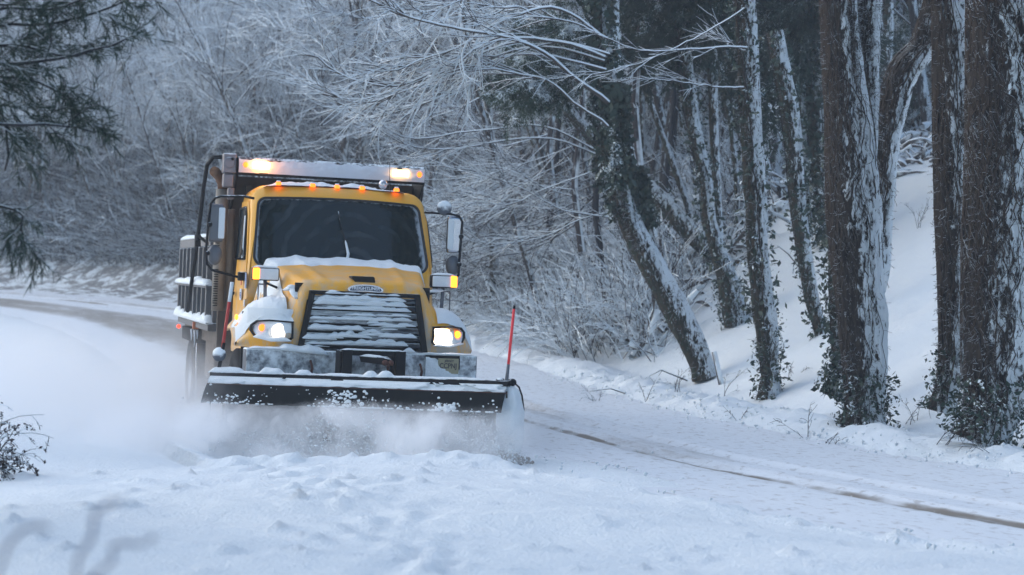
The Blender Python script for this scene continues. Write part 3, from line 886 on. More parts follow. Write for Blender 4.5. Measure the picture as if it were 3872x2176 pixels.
# ---- plow lights on stalks ---------------------------------------------------------------
for sg in (-1, 1):
    cx = sg * .965 + (.02 if sg > 0 else 0)
    bx = MB().box((cx - .145, .64, 1.785), (cx + .145, .76, 1.925)).obj('plow_light', M['black'], TR, bevel=.022, seg=3)
    MB().box((cx - .133, .628, 1.797), (cx + .133, .65, 1.913)).obj('lamp_frost', M['snow_fine'], bx, bevel=.014, seg=3)
    ax = cx + sg * .105
    MB().box((ax - .036, .618, 1.795), (ax + .036, .66, 1.918)).obj('amber_lens', M['amber'], bx, bevel=.012, seg=3)
    MB().add(*snow_ridge([(cx - .14, .70, 1.925), (cx + .14, .70, 1.925)], .06, .022, 8 + sg, .4)).obj('lamp_snow', M['snow_fine'], bx, smooth=True)
    MB().tube([(cx, .70, 1.79), (cx + sg * -.01, .70, 1.52)], .020, 8).tube([(cx + (-.07 if sg < 0 else .08), .70, 1.74), (cx + (-.07 if sg < 0 else .08), .69, 1.50)], .008, 6).tube([(cx, .70, 1.745), (cx + (-.07 if sg < 0 else .08), .70, 1.745)], .008, 6).obj('stalk', M['steel'], bx, smooth=True)
    MB().tube([(cx - sg * .02, .70, 1.76), (cx - sg * .12, .72, 1.72), (cx - sg * .17, .78, 1.70)], .014, 7).obj('stay', M['black_frost'], bx, smooth=True)
MB().ball((-1.262, .62, 1.385), (.02, .035, .032), 12, 8).obj('side_marker', M['amber'], TR, smooth=True)

# ---- bumper, hitch, licence plate ----------------------------------------------------------
bm = MB().box((-1.225, -.02, .66), (1.225, .22, 1.085))
for sg in (-1, 1): bm.box((sg * 1.18 - .04, .0, .62), (sg * 1.18 + .04, .30, 1.08))
bumper = bm.obj('bumper', M['steel_frost'], TR, bevel=.015)
bs = MB()
bs.add(*snow_ridge([(-1.2, .06, 1.085), (-.72, .06, 1.085)], .10, .022, 1, .5)).add(*snow_ridge([(-.9, .05, 1.085), (-.36, .05, 1.04)], .10, .055, 2, .6)).add(*snow_ridge([(.30, .05, 1.085), (1.2, .05, 1.085)], .09, .022, 4, .6))
bs.add(*snow_ridge([(.42, .02, 1.10), (.56, .02, 1.10)], .05, .045, 9, .2))
bs.obj('bumper_snow', M['snow_fine'], bumper, smooth=True)
for x in (-.56, .60):
    MB().tube([(x, -.05, .98), (x + .015, -.09, .90), (x, -.06, .78)], .014, 8).obj('bumper_hose', M['rust'], bumper, smooth=True)
pl = MB().box((.80, -.045, .885), (1.02, -.022, 1.045)).obj('licence_plate', M['plate'], bumper, bevel=.004)
MB().box((.66, -.035, 1.045), (1.03, -.021, 1.075)).box((1.02, -.05, .93), (1.03, -.021, 1.05)).obj('plate_frame', M['black'], bumper)
pt1 = text_mesh('plate_lettering', 'JERSEY', .034, plain('plate_ink', (.05, .05, .06), .6), bumper, (.915, -.047, 1.018))
pt2 = text_mesh('plate_number', 'CCPNJ', .075, M['rust'] if False else plain('plate_ink2', (.05, .045, .05), .6), bumper, (.905, -.047, .965), xs=.85)
ps = MB()
vs, fs = [], []
for j in range(13):
    for i in range(21):
        u, v = i / 20, j / 12
        x = .66 + .36 * u; z = .80 + .26 * v
        lim = 1.03 - (x - .80) * .55
        e = min(1, max(0, (lim - z) * 14 + .3 * float(fbm(x * 30, z * 30, 2.))))
        vs.append((x, -.022 - .032 * e + .006, z))
for j in range(12):
    for i in range(20):
        fs.append((j * 21 + i, j * 21 + i + 1, (j + 1) * 21 + i + 1, (j + 1) * 21 + i))
ps.add(vs, fs).obj('plate_snow', M['snow_fine'], bumper, smooth=True)

hf = MB()
hf.box((-.275, -.34, .45), (-.175, -.22, 1.115)).box((.285, -.34, .45), (.385, -.22, 1.115)).box((-.30, -.30, .45), (-.276, -.05, 1.10)).box((.245, -.30, .45), (.283, -.05, 1.10))
hf.box((-.174, -.30, 1.055), (.284, -.24, 1.11)).box((-.30, -.22, .50), (.40, -.05, .66)).box((-.30, -.22, .70), (.40, -.16, .76))
hitch = hf.obj('plow_hitch', M['black_frost'], TR, bevel=.006)
MB().add(*snow_ridge([(-.29, -.27, 1.112), (.39, -.27, 1.112)], .06, .016, 12, .3)).obj('hitch_snow', M['snow_fine'], hitch, smooth=True)
la = MB().add([(-.10, -.30, 1.06), (-.08, -.30, .99), (.10, -.52, .99), (.20, -.52, .97), (.20, -.52, 1.03), (.10, -.52, 1.05), (-.1, -.24, 1.06), (.2, -.26, 1.06), (.2, -.26, .97), (-.08, -.24, .99)],
              [(0, 1, 2, 5), (5, 2, 3, 4), (0, 5, 4, 7, 6), (4, 3, 8, 7), (1, 9, 8, 3, 2)])
lift = la.obj('lift_arm', M['black_frost'], hitch)
MB().add(*snow_ridge([(-.08, -.29, 1.055), (.06, -.40, 1.05), (.15, -.46, 1.045)], .06, .02, 13, .2)).obj('arm_snow', M['snow_fine'], hitch, smooth=True)
ch = MB()
for k in range(6):
    z = .985 - k * .032
    rr = [(.16 + (.013 if k % 2 else .002) * math.cos(a), -.54 + (.002 if k % 2 else .013) * math.cos(a), z + .022 * math.sin(a)) for a in [2 * math.pi * q / 10 for q in range(11)]]
    ch.tube(rr, .0055, 6)
ch.ball((.13, -.53, 1.0), (.035, .03, .03), 10, 7).ball((.19, -.53, 1.0), (.03, .03, .03), 10, 7)
ch.obj('lift_chain', M['rust'], hitch, smooth=True)
lp = MB().prism([(.115, .72), (.215, .70), (.205, .80), (.185, .89), (.14, .89), (.12, .80)], -.56, -.545).obj('chain_plate', plain('frosted_lug', (.62, .66, .72), .6), hitch, bevel=.003)
dk = plain('hole_dark', (.02, .02, .04), .9)
MB().ball((.163, -.562, .835), (.024, .004, .02), 10, 6).ball((.145, -.562, .76), (.012, .004, .012), 8, 6).ball((.185, -.562, .763), (.012, .004, .012), 8, 6).obj('plate_holes', dk, hitch, smooth=True)
MB().tube([(-.1, -.20, .60), (.12, -.75, .55)], .05, 10).tube([(-.30, -.2, .5), (-.5, -.85, .25)], .045, 8).tube([(.38, -.2, .5), (.42, -.95, .25)], .045, 8).obj('push_frame', M['black_frost'], hitch, smooth=True)

# ---- plow blade ---------------------------------------------------------------------------------
HB = 1.585
prof = [(-.03, .05), (.05, .08), (.15, .17), (.24, .32), (.27, .46), (.27, .60), (.21, .73), (.10, .82), (-.02, .855)]
bk = MB(); nb_ = 46
vs, fs = [], []
for off in (0, .03):
    for i in range(nb_ + 1):
        x = -HB + 2 * HB * i / nb_
        for (y, z) in prof:
            cake = 0 if off else -.045 * (1 + float(fbm(x * 4, z * 6, 4.))) * math.sin(math.pi * min(1, max(0, (z - .05) / .8)))
            vs.append((x, y + off + cake, z + (.0 if off else 0)))
kp = len(prof)
for q in range(2):
    o_ = q * (nb_ + 1) * kp
    for i in range(nb_):
        for j in range(kp - 1):
            f = (o_ + i * kp + j, o_ + (i + 1) * kp + j, o_ + (i + 1) * kp + j + 1, o_ + i * kp + j + 1)
            fs.append(f if q == 0 else f[::-1])
H_ = (nb_ + 1) * kp
for j in range(kp - 1):
    fs.append((j, j + 1, H_ + j + 1, H_ + j)); fs.append((nb_ * kp + j, H_ + nb_ * kp + j, H_ + nb_ * kp + j + 1, nb_ * kp + j + 1))
bk.add(vs, fs)
blade = bk.obj('plow_blade', M['ice'], TR, smooth=True)
blade.location = (-.19, -.90, -.025); blade.rotation_euler = (0, R(-1.5), R(-32))
# top rail and flange
MB().box((-HB, -.09, .845), (HB, -.05, .90)).box((-HB, -.05, .885), (HB, .06, .90)).obj('top_rail', M['black_frost'], blade, bevel=.006)
# caked front of the rail
rs = MB()
vs, fs = [], []
NX, NZ = 150, 8
for j in range(NZ + 1):
    for i in range(NX + 1):
        x = -HB + .01 + (2 * HB - .02) * i / NX; v = j / NZ
        th = .016 * (1 + .9 * float(fbm(x * 9, v * 3, 6.))) * math.sin(math.pi * v) ** .5
        bare = 1 if float(fbm(x * 5 + 4, v * 1.6, 9.)) < .12 + .25 * (x < 0) else -1.2
        vs.append((x, -.095 - .05 * (1 - v) - th * bare + .006, .79 + .075 * v + .010 * float(fbm(x * 12, 3.)) * (j == 0)))
for j in range(NZ):
    for i in range(NX):
        fs.append((j * (NX + 1) + i, j * (NX + 1) + i + 1, (j + 1) * (NX + 1) + i + 1, (j + 1) * (NX + 1) + i))
rs.add(vs, fs)
rs.add(*snow_ridge([(-HB + .02, -.02, .90), (HB - .25, -.02, .90)], .05, .014, 21, .8, freq=6))
for cx_, w_, h_ in ((-1.42, .20, .06), (-.93, .14, .055), (-.58, .10, .05), (.14, .09, .075), (.30, .10, .065)):
    rs.add(*snow_ridge([(cx_ - w_, -.02, .90), (cx_ + w_, -.02, .90)], .07, h_, cx_, .25))
rs.obj('blade_snow', M['snow_fine'], blade, smooth=True)
MB().box((-HB, -.15, .776), (HB, -.10, .789)).obj('deflector_bar', M['rust'], blade)
# rubber deflector
dfm = MB()
vs, fs = [], []
ND = 80
for i in range(ND + 1):
    x = -HB + 2 * HB * i / ND
    wv = .012 * math.sin(x * 2.1) + .008 * float(vnoise(x * 3, 1.))
    dp_ = (-.02 * (i == 0))
    vs += [(x, -.145, .79), (x, -.22 + wv, .70), (x, -.28 + wv, .60 + .006 * float(vnoise(x * 14, 5.))), (x, -.265 + wv, .60), (x, -.205 + wv, .70), (x, -.13, .79)]
for i in range(ND):
    for j in range(6):
        fs.append((i * 6 + j, (i + 1) * 6 + j, (i + 1) * 6 + (j + 1) % 6, i * 6 + (j + 1) % 6))
fs.append(tuple(range(6))[::-1]); fs.append(tuple(ND * 6 + j for j in range(6)))
dfl = dfm.add(vs, fs).obj('deflector', M['rubber_clean'], blade, smooth=True)
e_ = dfl.modifiers.new('es', 'EDGE_SPLIT'); e_.split_angle = R(40)
# snow splats stuck on the deflector
spm = MB()
def defl_pt(x, v):   # v 0 top .. 1 bottom
    if v < .45: return Vector((x, -.145 - .075 * v / .45, .79 - .09 * v / .45))
    return Vector((x, -.22 - .06 * (v - .45) / .55, .70 - .10 * (v - .45) / .55))
for k in range(240):
    cl = rnd.random()
    if cl < .35: x = rnd.gauss(-.12, .17); v = rnd.uniform(.15, 1)
    elif cl < .5: x = rnd.gauss(1.02, .07); v = rnd.uniform(.6, 1)
    elif cl < .6: x = rnd.gauss(-1.3, .2); v = rnd.uniform(.5, 1)
    else: x = rnd.uniform(-HB, HB); v = rnd.random() ** .6
    if abs(x) > HB - .04: continue
    r = rnd.uniform(.004, .013) * (1.9 if cl < .5 and rnd.random() < .5 else 1)
    p = defl_pt(x, v)
    spm.ball(p + Vector((0, -.001, 0)), (r * rnd.uniform(.8, 1.6), .006, r), 7, 4)
for k in range(120):
    x = -HB + .03 + rnd.random() * (2 * HB - .06); r = rnd.uniform(.006, .016)
    spm.ball(defl_pt(x, 1) + Vector((0, -.002, .004)), (r * 1.6, .008, r * .7), 7, 4)
tag(spm.obj('snow_splats', M['snow_fine'], blade, smooth=True), kind='stuff')
# end plate: rim following the curved back edge, snow filled inside
for sg in (-1, 1):
    ep = MB()
    out = [(y + .055, z) for y, z in prof]
    pp = [Vector((sg * HB, y, z)) for y, z in out]
    pp = [pp[0].lerp(pp[1], 0)] + pp
    ep.tube([p for p in pp[1:]], [.014] * kp, 8)
    n0 = len(out)
    front = [(-.05, .05), (-.05, .30), (-.07, .60), (-.09, .80)]
    poly = out + front[::-1]
    vs = [(sg * (HB - .012), y, z) for y, z in poly] + [(sg * (HB + .004), y, z) for y, z in poly]
    k = len(poly)
    ep.add(vs, [(i, (i + 1) % k, (i + 1) % k + k, i + k) for i in range(k)])
    # web as triangles from the rim to the inner curve
    for i in range(n0 - 1):
        a, b_ = out[i], out[i + 1]
        ia, ib = (a[0] - .10, a[1]), (b_[0] - .10, b_[1])
        ep.add([(sg * HB, a[0], a[1]), (sg * HB, b_[0], b_[1]), (sg * HB, ib[0], ib[1]), (sg * HB, ia[0], ia[1])], [(0, 1, 2, 3)])
    if sg > 0: ep.tube([(HB + .045, y + .062, z + .012) for y, z in prof[2:]], .009, 8)
    epo = ep.obj('end_plate', M['black_frost'], blade, smooth=False)
ecs = MB()
cr = [(y + .045, z) for y, z in prof]; ci = [(-.04, .83), (-.10, .70), (-.11, .50), (-.09, .30), (-.06, .10)]
lay = []
for off, shr in ((-.10, .0), (-.02, .0), (.035, .03), (.055, .10)):
    ring_ = []
    for (y, z) in cr + ci:
        cy_, cz_ = .05, .45
        ring_.append((HB + off + (.05 if off > -.05 else .01) * float(fbm(y * 11, z * 11, 3.)), y + (cy_ - y) * shr + .022 * float(fbm(y * 10, z * 10, 5.)), max(.02, z + (cz_ - z) * shr)))
    lay.append(ring_)
k_ = len(lay[0])
ecs.add([p for r_ in lay for p in r_], [(q * k_ + i, q * k_ + (i + 1) % k_, (q + 1) * k_ + (i + 1) % k_, (q + 1) * k_ + i) for q in range(3) for i in range(k_)] + [tuple(3 * k_ + i for i in range(k_))])
ecs.obj('end_snow', M['snow_fine'], blade, smooth=True)
MB().ball((HB - .09, -.03, .90), (.045, .06, .03), 10, 6).ball((HB - .0, .06, .88), (.05, .06, .04), 10, 6).obj('rod_mount', M['black_frost'], blade, smooth=True)
# marker rods
rod = MB().tube([(HB - .03, -.02, .88), (HB - .012, -.02, 1.06)], [.019, .015], 9).obj('marker_rod', plain('rod_grey', (.10, .11, .13), .6), blade, smooth=True)
MB().tube([(HB - .012, -.02, 1.055), (HB + .035, -.02, 1.60)], .014, 9).obj('rod_sleeve', M['red'], blade, smooth=True)
MB().tube([(HB + .035, -.02, 1.60), (HB + .038, -.02, 1.635)], .012, 8).obj('rod_tip', M['black'], blade, smooth=True)
rod2 = MB().tube([(-HB + .06, -.02, .88), (-HB + .12, -.02, 1.20)], .019, 9).obj('marker_rod', M['black_frost'], blade, smooth=True)
MB().tube([(-HB + .10, -.02, 1.10), (-HB + .175, -.02, 1.64)], .017, 9).obj('rod_sleeve', dusted('red_snowed', (.5, .04, .03), .5, 0, up=.0, front=.1, side=-.3, level=.68, scale=14), blade, smooth=True)
MB().tube([(-HB + .172, -.02, 1.62), (-HB + .20, -.02, 1.82)], .019, 9).obj('rod_tip', M['snow_fine'], blade, smooth=True)
MB().ball((-HB + .07, -.02, 1.08), (.075, .05, .075), 12, 8).obj('rod_snow', M['steel_frost'], blade, smooth=True)

# ---- wheels -------------------------------------------------------------------------------------------
def wheel(x, y, wd_, r=.52, name='front_wheel'):
    k = 36
    vs, fs = [], []
    sec = [(-wd_ / 2, r * .62), (-wd_ / 2 - .01, r * .8), (-wd_ / 2 + .01, r * .95), (-wd_ / 2 + .04, r), (wd_ / 2 - .04, r), (wd_ / 2 - .01, r * .95), (wd_ / 2 + .01, r * .8), (wd_ / 2, r * .62)]
    for i in range(k):
        a = 2 * math.pi * i / k
        for j, (u, q) in enumerate(sec):
            q2 = q * (1 - (.025 if (i % 2 and j in (3, 4)) else 0))
            vs.append((x + u, y + q2 * math.cos(a), r + q2 * math.sin(a)))
    s = len(sec)
    for i in range(k):
        for j in range(s):
            fs.append((i * s + j, i * s + (j + 1) % s, ((i + 1) % k) * s + (j + 1) % s, ((i + 1) % k) * s + j))
    o = MB().add(vs, fs).obj(name, M['rubber'], TR, smooth=True)
    rmm = MB()
    rv, rf = [], []
    for i in range(24):
        a = 2 * math.pi * i / 24
        for u, q in ((-wd_ / 2 + .02, r * .62), (-wd_ / 2 + .06, r * .5), (-.02, r * .42), (-.02, .05)):
            sgx = -1 if x > 0 else 1
            rv.append((x + u * sgx, y + q * math.cos(a), r + q * math.sin(a)))
    for i in range(24):
        for j in range(3):
            rf.append((i * 4 + j, i * 4 + j + 1, ((i + 1) % 24) * 4 + j + 1, ((i + 1) % 24) * 4 + j))
    rmm.add(rv, rf).obj('rim', M['steel_frost'], o, smooth=True)
for sg in (-1, 1):
    wheel(sg * 1.06, 1.20, .30)
    wheel(sg * 1.13, 5.5, .26, name='rear_wheel'); wheel(sg * .80, 5.5, .26, name='rear_wheel')
MB().box((-.40, .4, .55), (-.30, 7.2, .85)).box((.30, .4, .55), (.40, 7.2, .85)).tube([(-1.1, 1.2, .5), (1.1, 1.2, .5)], .06, 8).tube([(-1.1, 5.5, .5), (1.1, 5.5, .5)], .09, 8).obj('chassis', M['grime'], TR)

# ---- exhaust --------------------------------------------------------------------------------------------
ex = MB().tube([(-1.22, 2.86, 1.40), (-1.22, 2.86, 2.83)], .075, 16).tube([(-1.10, 2.92, 1.40), (-1.10, 2.92, 2.6)], .05, 8)
exo = ex.obj('exhaust_shield', M['shield'], TR, smooth=True)
sl = MB()
for k in range(16):
    sl.box((-1.285, 2.775, 1.46 + k * .028), (-1.235, 2.80, 1.47 + k * .028))
for k in range(14):
    sl.box((-1.285, 2.775, 2.05 + k * .028), (-1.235, 2.80, 2.06 + k * .028))
sl.obj('shield_slots', M['black'], exo)
MB().tube([(-1.21, 2.88, 2.80), (-1.22, 2.86, 2.90), (-1.26, 2.82, 2.97), (-1.32, 2.76, 3.02), (-1.34, 2.73, 3.03)], [.062, .062, .062, .060, .058], 14).obj('exhaust_pipe', M['exhaust'], exo, smooth=True)

# ---- dump body ---------------------------------------------------------------------------------------------
db = MB()
db.box((-1.20, 3.02, .95), (1.20, 3.10, 3.0))                                  # headboard
for x in (-.9, -.45, 0, .45, .9): db.box((x - .04, 2.95, 1.0), (x + .04, 3.018, 2.9))
body = db.obj('dump_body', M['grime'], TR, bevel=.01)
for sg in (-1, 1):
    sd_ = MB().box((sg * 1.18, 3.1, 1.25), (sg * 1.25, 7.0, 2.16)).box((sg * 1.17, 3.1, 2.163), (sg * 1.31, 7.0, 2.28)).box((sg * 1.17, 3.1, 1.15), (sg * 1.30, 7.0, 1.248))
    for k in range(8):
        y = 3.25 + k * .52
        sd_.box((sg * 1.251, y, 1.25), (sg * 1.32, y + .08, 2.16))
    sd_.box((sg * 1.251, 3.1, 1.66), (sg * 1.34, 7.0, 1.70))
    so_ = sd_.obj('body_side', dusted('body_side_paint', (.15, .15, .155), .6, .2, up=.9, front=.25, side=-.1, level=.50, scale=14, soft=.2), body, bevel=.008)
    sn = MB()
    sn.add(*snow_ridge([(sg * 1.31, 3.1, 1.70), (sg * 1.31, 7.0, 1.70)], .07, .07, 31, .5, freq=3))
    sn.add(*snow_ridge([(sg * 1.28, 3.1, 1.25), (sg * 1.28, 7.0, 1.25)], .08, .10, 33, .5, freq=3))
    sn.add(*snow_ridge([(sg * 1.25, 3.1, 2.28), (sg * 1.25, 7.0, 2.28)], .07, .05, 32, .4, freq=3))
    sn.obj('side_snow', M['snow_fine'], so_, smooth=True)
    # mud flap, fender
    MB().box((sg * 1.02, 4.72, .95), (sg * 1.30, 6.3, 1.12)).box((sg * .95, 4.68, .35), (sg * 1.28, 4.71, .95)).obj('mudguard', M['rubber'], TR, bevel=.01)
    MB().box((sg * .80, 3.2, .55), (sg * 1.20, 4.2, 1.05)).obj('tool_box', M['grime'], TR, bevel=.03)
MB().box((-1.2, 3.1, 1.0), (1.2, 7.0, 1.2)).box((-1.2, 6.96, 1.2), (1.2, 7.02, 2.2)).obj('body_floor', M['grime'], body)
MB().box((-1.33, 4.55, 1.13), (-1.26, 4.62, 1.22)).obj('side_reflector', plain('orange_reflector', (.55, .16, .06), .4), body)
MB().ball((-1.32, 6.6, 1.10), (.03, .03, .03), 8, 6).obj('side_marker', M['redlamp'], body, smooth=True)
for k, (x, y, l) in enumerate([(-1.30, 4.60, .22), (-1.27, 4.58, .12), (-1.33, 4.70, .14), (-1.29, 5.0, .10)]):
    MB().tube([(x, y, 1.12), (x + .005, y, 1.12 - l * .6), (x, y, 1.12 - l)], [.016, .010, .003], 7).obj('icicle', plain('ice', (.6, .66, .72), .2), body, smooth=True)
# chain hanging near the rear wheel
MB().tube([(-1.26, 4.66, .95), (-1.255, 4.66, .6), (-1.24, 4.70, .2)], .012, 6).obj('hanging_chain', M['chrome'], body, smooth=True)

# cab shield with light bar
cs = MB()
cs.xprism([(2.44, 2.985), (2.40, 3.03), (2.40, 3.17), (2.44, 3.20), (3.10, 3.22), (3.10, 3.17), (2.46, 3.15), (2.46, 3.0)], -1.10, 1.10)
for sg in (-1, 1):
    cs.xprism([(2.44, 2.99), (2.44, 3.19), (3.08, 3.19), (3.08, 2.55), (2.98, 2.6)], sg * 1.10 - .012, sg * 1.10 + .012)
cso = cs.obj('cab_shield', M['black_frost'], body, bevel=.006)
# hollow face of the shield: white board
wb = MB()
vs, fs = [], []
NX, NZ = 110, 7
for j in range(NZ + 1):
    for i in range(NX + 1):
        x = -1.095 + 2.19 * i / NX; v = j / NZ
        rag = .012 * float(fbm(x * 11, 2.)) + .012 * float(fbm(x * 30, 4.))
        z = 3.015 + (.155 + rag) * v
        th = .012 * (1 + float(fbm(x * 12, v * 4, 8.))) * math.sin(math.pi * v)
        vs.append((x, 2.392 - th, z))
for j in range(NZ):
    for i in range(NX):
        fs.append((j * (NX + 1) + i, j * (NX + 1) + i + 1, (j + 1) * (NX + 1) + i + 1, (j + 1) * (NX + 1) + i))
wb.add(vs, fs)
lb = wb.obj('light_board', M['white_panel'], body, smooth=True)
for (x, hot) in ((-.84, True), (.80, False)):
    MB().box((x - .10, 2.34, 3.065), (x + .10, 2.385, 3.145)).obj('strobe_lamp', M['lamp_hot'] if hot else M['lamp_hot2'], body, bevel=.015, seg=3)
for x in (-1.02, 1.03):
    MB().ball((x, 2.375, 3.105), (.030, .016, .034), 14, 8).obj('marker_lamp', M['amber_dim'], body, smooth=True)
MB().box((-.86, 2.375, 3.00), (-.76, 2.40, 3.02)).box((.76, 2.375, 3.155), (.82, 2.40, 3.17)).obj('lamp_bracket', M['black'], body)
# tarp roller housing and arms
th_ = MB().box((-1.27, 2.42, 3.0), (-1.115, 2.62, 3.23)).tube([(-1.20, 2.41, 3.12), (-1.20, 2.55, 3.12)], .07, 14).box((-1.26, 2.45, 2.84), (-1.14, 2.60, 2.998)).box((-1.20, 2.47, 2.70), (-1.12, 2.56, 2.838))
tho = th_.obj('tarp_housing', dusted('frosted_metal', (.22, .21, .23), .4, .6, up=.5, front=.24, level=.55, scale=16), TR, bevel=.02, seg=3)
MB().ball((-1.165, 2.40, 3.165), .02, 8, 6).obj('housing_bolt', M['black'], tho, smooth=True)
MB().tube([(-1.27, 2.6, 3.19), (-1.36, 2.66, 3.19), (-1.42, 2.75, 3.10), (-1.43, 2.95, 2.85), (-1.42, 3.5, 2.25), (-1.41, 4.1, 1.75), (-1.40, 4.6, 1.35)], .024, 9).obj('tarp_arm', M['black'], TR, smooth=True)
MB().tube([(1.12, 2.9, 3.15), (1.19, 2.96, 3.12), (1.22, 3.1, 2.90), (1.22, 3.6, 2.3), (1.22, 4.6, 1.35)], .024, 9).obj('tarp_arm', M['black_frost'], TR, smooth=True)
MB().box((-1.45, 3.5, 2.15), (-1.38, 3.6, 2.30)).tube([(-1.42, 3.4, 2.28), (-1.30, 3.3, 2.18)], .02, 7).obj('arm_clamp', M['black'], TR, bevel=.01)

# real light thrown by the strobe (lit in the photograph)
pl_ = bpy.data.lights.new('strobe_glow', 'POINT'); pl_.energy = 1.6; pl_.color = (1, .30, .05); pl_.shadow_soft_size = .05
plo = bpy.data.objects.new('strobe_glow', pl_); C.objects.link(plo); plo.parent = TR; plo.location = (-.84, 2.26, 3.13)

# ================================================================== VEGETATION
def grow(p0, d0, L, m, wob, grav, rg, curl=None):
    """n winding polylines at once; p0,d0 (n,3), L (n,) -> (n,m,3)"""
    n = len(p0)
    d = d0 / np.linalg.norm(d0, axis=1)[:, None]
    p = p0.copy(); out = [p.copy()]
    drift = rg.normal(size=(n, 3)) * .35
    for i in range(m - 1):
        d = d + wob * (rg.normal(size=(n, 3)) + drift) + np.array([0, 0, -1.0]) * np.asarray(grav).reshape(-1, 1)
        if curl is not None: d = d + curl
        d /= np.linalg.norm(d, axis=1)[:, None]
        p = p + d * (L / (m - 1))[:, None]
        out.append(p.copy())
    return np.stack(out, 1)
def tubes(Pt, Rd, k=4):
    n, m, _ = Pt.shape
    T = np.gradient(Pt, axis=1); T /= np.maximum(np.linalg.norm(T, axis=2), 1e-9)[..., None]
    up = np.array([.11, .07, 1.0]); up /= np.linalg.norm(up)
    A = np.cross(T, up); la = np.linalg.norm(A, axis=2)
    A = np.where(la[..., None] < .15, np.cross(T, np.array([1.0, 0, 0])), A)
    A /= np.maximum(np.linalg.norm(A, axis=2), 1e-9)[..., None]
    B = np.cross(A, T)
    a = np.arange(k) / k * 2 * np.pi + np.pi / 2
    V = Pt[:, :, None] + Rd[:, :, None, None] * (A[:, :, None] * np.cos(a)[:, None] + B[:, :, None] * np.sin(a)[:, None])
    idx = np.arange(n * m * k).reshape(n, m, k)
    nx_ = np.roll(idx, -1, axis=2)
    Q = np.stack([idx[:, :-1], nx_[:, :-1], nx_[:, 1:], idx[:, 1:]], -1).reshape(-1, 4)
    return V.reshape(-1, 3), Q
def at_t(Pt, i, t):
    """points and tangents on polylines Pt[i] at parameter t (0..1)"""
    m = Pt.shape[1]; s = t * (m - 1); j = np.minimum(s.astype(int), m - 2); f = (s - j)[:, None]
    a, b = Pt[i, j], Pt[i, j + 1]
    tg = b - a; tg /= np.maximum(np.linalg.norm(tg, axis=1), 1e-9)[:, None]
    return a + (b - a) * f, tg
class Acc:
    def __init__(s): s.V, s.Q, s.n = [], [], 0
    def add(s, V, Q): s.V.append(V); s.Q.append(Q + s.n); s.n += len(V); return s
    def mesh(s, name, smooth=False): return np_mesh(name, np.concatenate(s.V), np.concatenate(s.Q), smooth=smooth)
def side_dirs(tg, rg, spread, up=0.0, flat=1.0):
    r = rg.normal(size=tg.shape); r[:, 2] *= flat
    r -= tg * (r * tg).sum(1)[:, None]; r /= np.linalg.norm(r, axis=1)[:, None]
    return tg + r * spread + np.array([0, 0, up])
def twiggery(acc, limbs, lr, rg, nb, ntw, bl, tl, br, tr, grav=.02, k=3, spread=.75, t0=.15):
    """side branches and twigs on given limb polylines"""
    n = len(limbs)
    i = np.repeat(np.arange(n), nb); t = t0 + (1 - t0) * rg.random(len(i)) ** .8
    p, tg = at_t(limbs, i, t)
    L = bl * (1.15 - .75 * t) * rg.uniform(.6, 1.3, len(i))
    b = grow(p, side_dirs(tg, rg, spread, .10, .6), L, 6, .10, grav, rg)
    acc.add(*tubes(b, br * np.linspace(1, .45, 6)[None] * rg.uniform(.7, 1.2, (len(i), 1)), k))
    if ntw:
        j = np.repeat(np.arange(len(b)), ntw); t = .15 + .85 * rg.random(len(j))
        p, tg = at_t(b, j, t)
        tw = grow(p, side_dirs(tg, rg, spread * .9, .05, .7), tl * rg.uniform(.5, 1.4, len(j)), 4, .12, grav, rg)
        acc.add(*tubes(tw, tr * np.linspace(1, .5, 4)[None] * np.ones((len(j), 1)), 3))
    return b

# ---- background trees: a few kinds, copied over the hillside ---------------------------------
def forest_kind(seed, h, lean, nl, snowy):
    rg = np.random.default_rng(seed)
    stems = rg.integers(2, 6)
    p0 = rg.normal(size=(stems, 3)) * [.45, .45, 0]; p0[:, 2] = -.4
    d0 = np.array([[lean, rg.normal() * .06, 1]] * stems) + rg.normal(size=(stems, 3)) * [.12, .1, 0]
    tr = grow(p0, d0, h * rg.uniform(.75, 1.1, stems), 16, .035, 0.004, rg)
    a = Acc(); r0 = h * .0085 * rg.uniform(.8, 1.3, stems)
    a.add(*tubes(tr, r0[:, None] * np.linspace(1.1, .22, 16)[None], 7))
    b = Acc()
    i = rg.integers(0, stems, nl); t = .18 + .8 * rg.random(nl)
    p, tg = at_t(tr, i, t)
    az = rg.uniform(0, 2 * np.pi, nl); el = rg.uniform(.35, 1.15, nl)
    d = np.stack([np.cos(az) * np.cos(el) + lean * 1.2, np.sin(az) * np.cos(el) * .8, np.sin(el)], 1)
    L = h * .42 * (1.15 - .6 * t) * rg.uniform(.6, 1.25, nl)
    lb = grow(p, d, L, 10, .03, .060, rg)
    b.add(*tubes(lb, (.021 * rg.uniform(.7, 1.3, nl))[:, None] * np.linspace(1, .35, 10)[None], 4))
    twiggery(b, lb, None, rg, 13, 5, h * .17, h * .08, .0095, .0065, .012, spread=.8)
    return a.mesh('trunk', True), b.mesh('crown')
kinds = [forest_kind(100 + i, h, ln, nl, 0) for i, (h, ln, nl) in enumerate([(11, -.16, 30), (13, -.05, 30), (9, -.30, 30), (12, .10, 28), (8, -.42, 30), (14, 0.02, 26)])]
used = {}
def forest_tree(x, y, kd, sc, rz, label, group, name='bare_tree'):
    z = float(ground_z(np.array([x]), np.array([y]))[0])
    r = empty(name, (x, y, z)); r.rotation_euler = (0, 0, rz); r.scale = (sc, sc, sc)
    tag(r, label, 'tree', group)
    for me, mt in zip(kinds[kd], (M['far_bark'], M['branch'])):
        o = link(me.name.split('.')[0], me, mt, r)
    return r
rf = random.Random(5)
cells = []
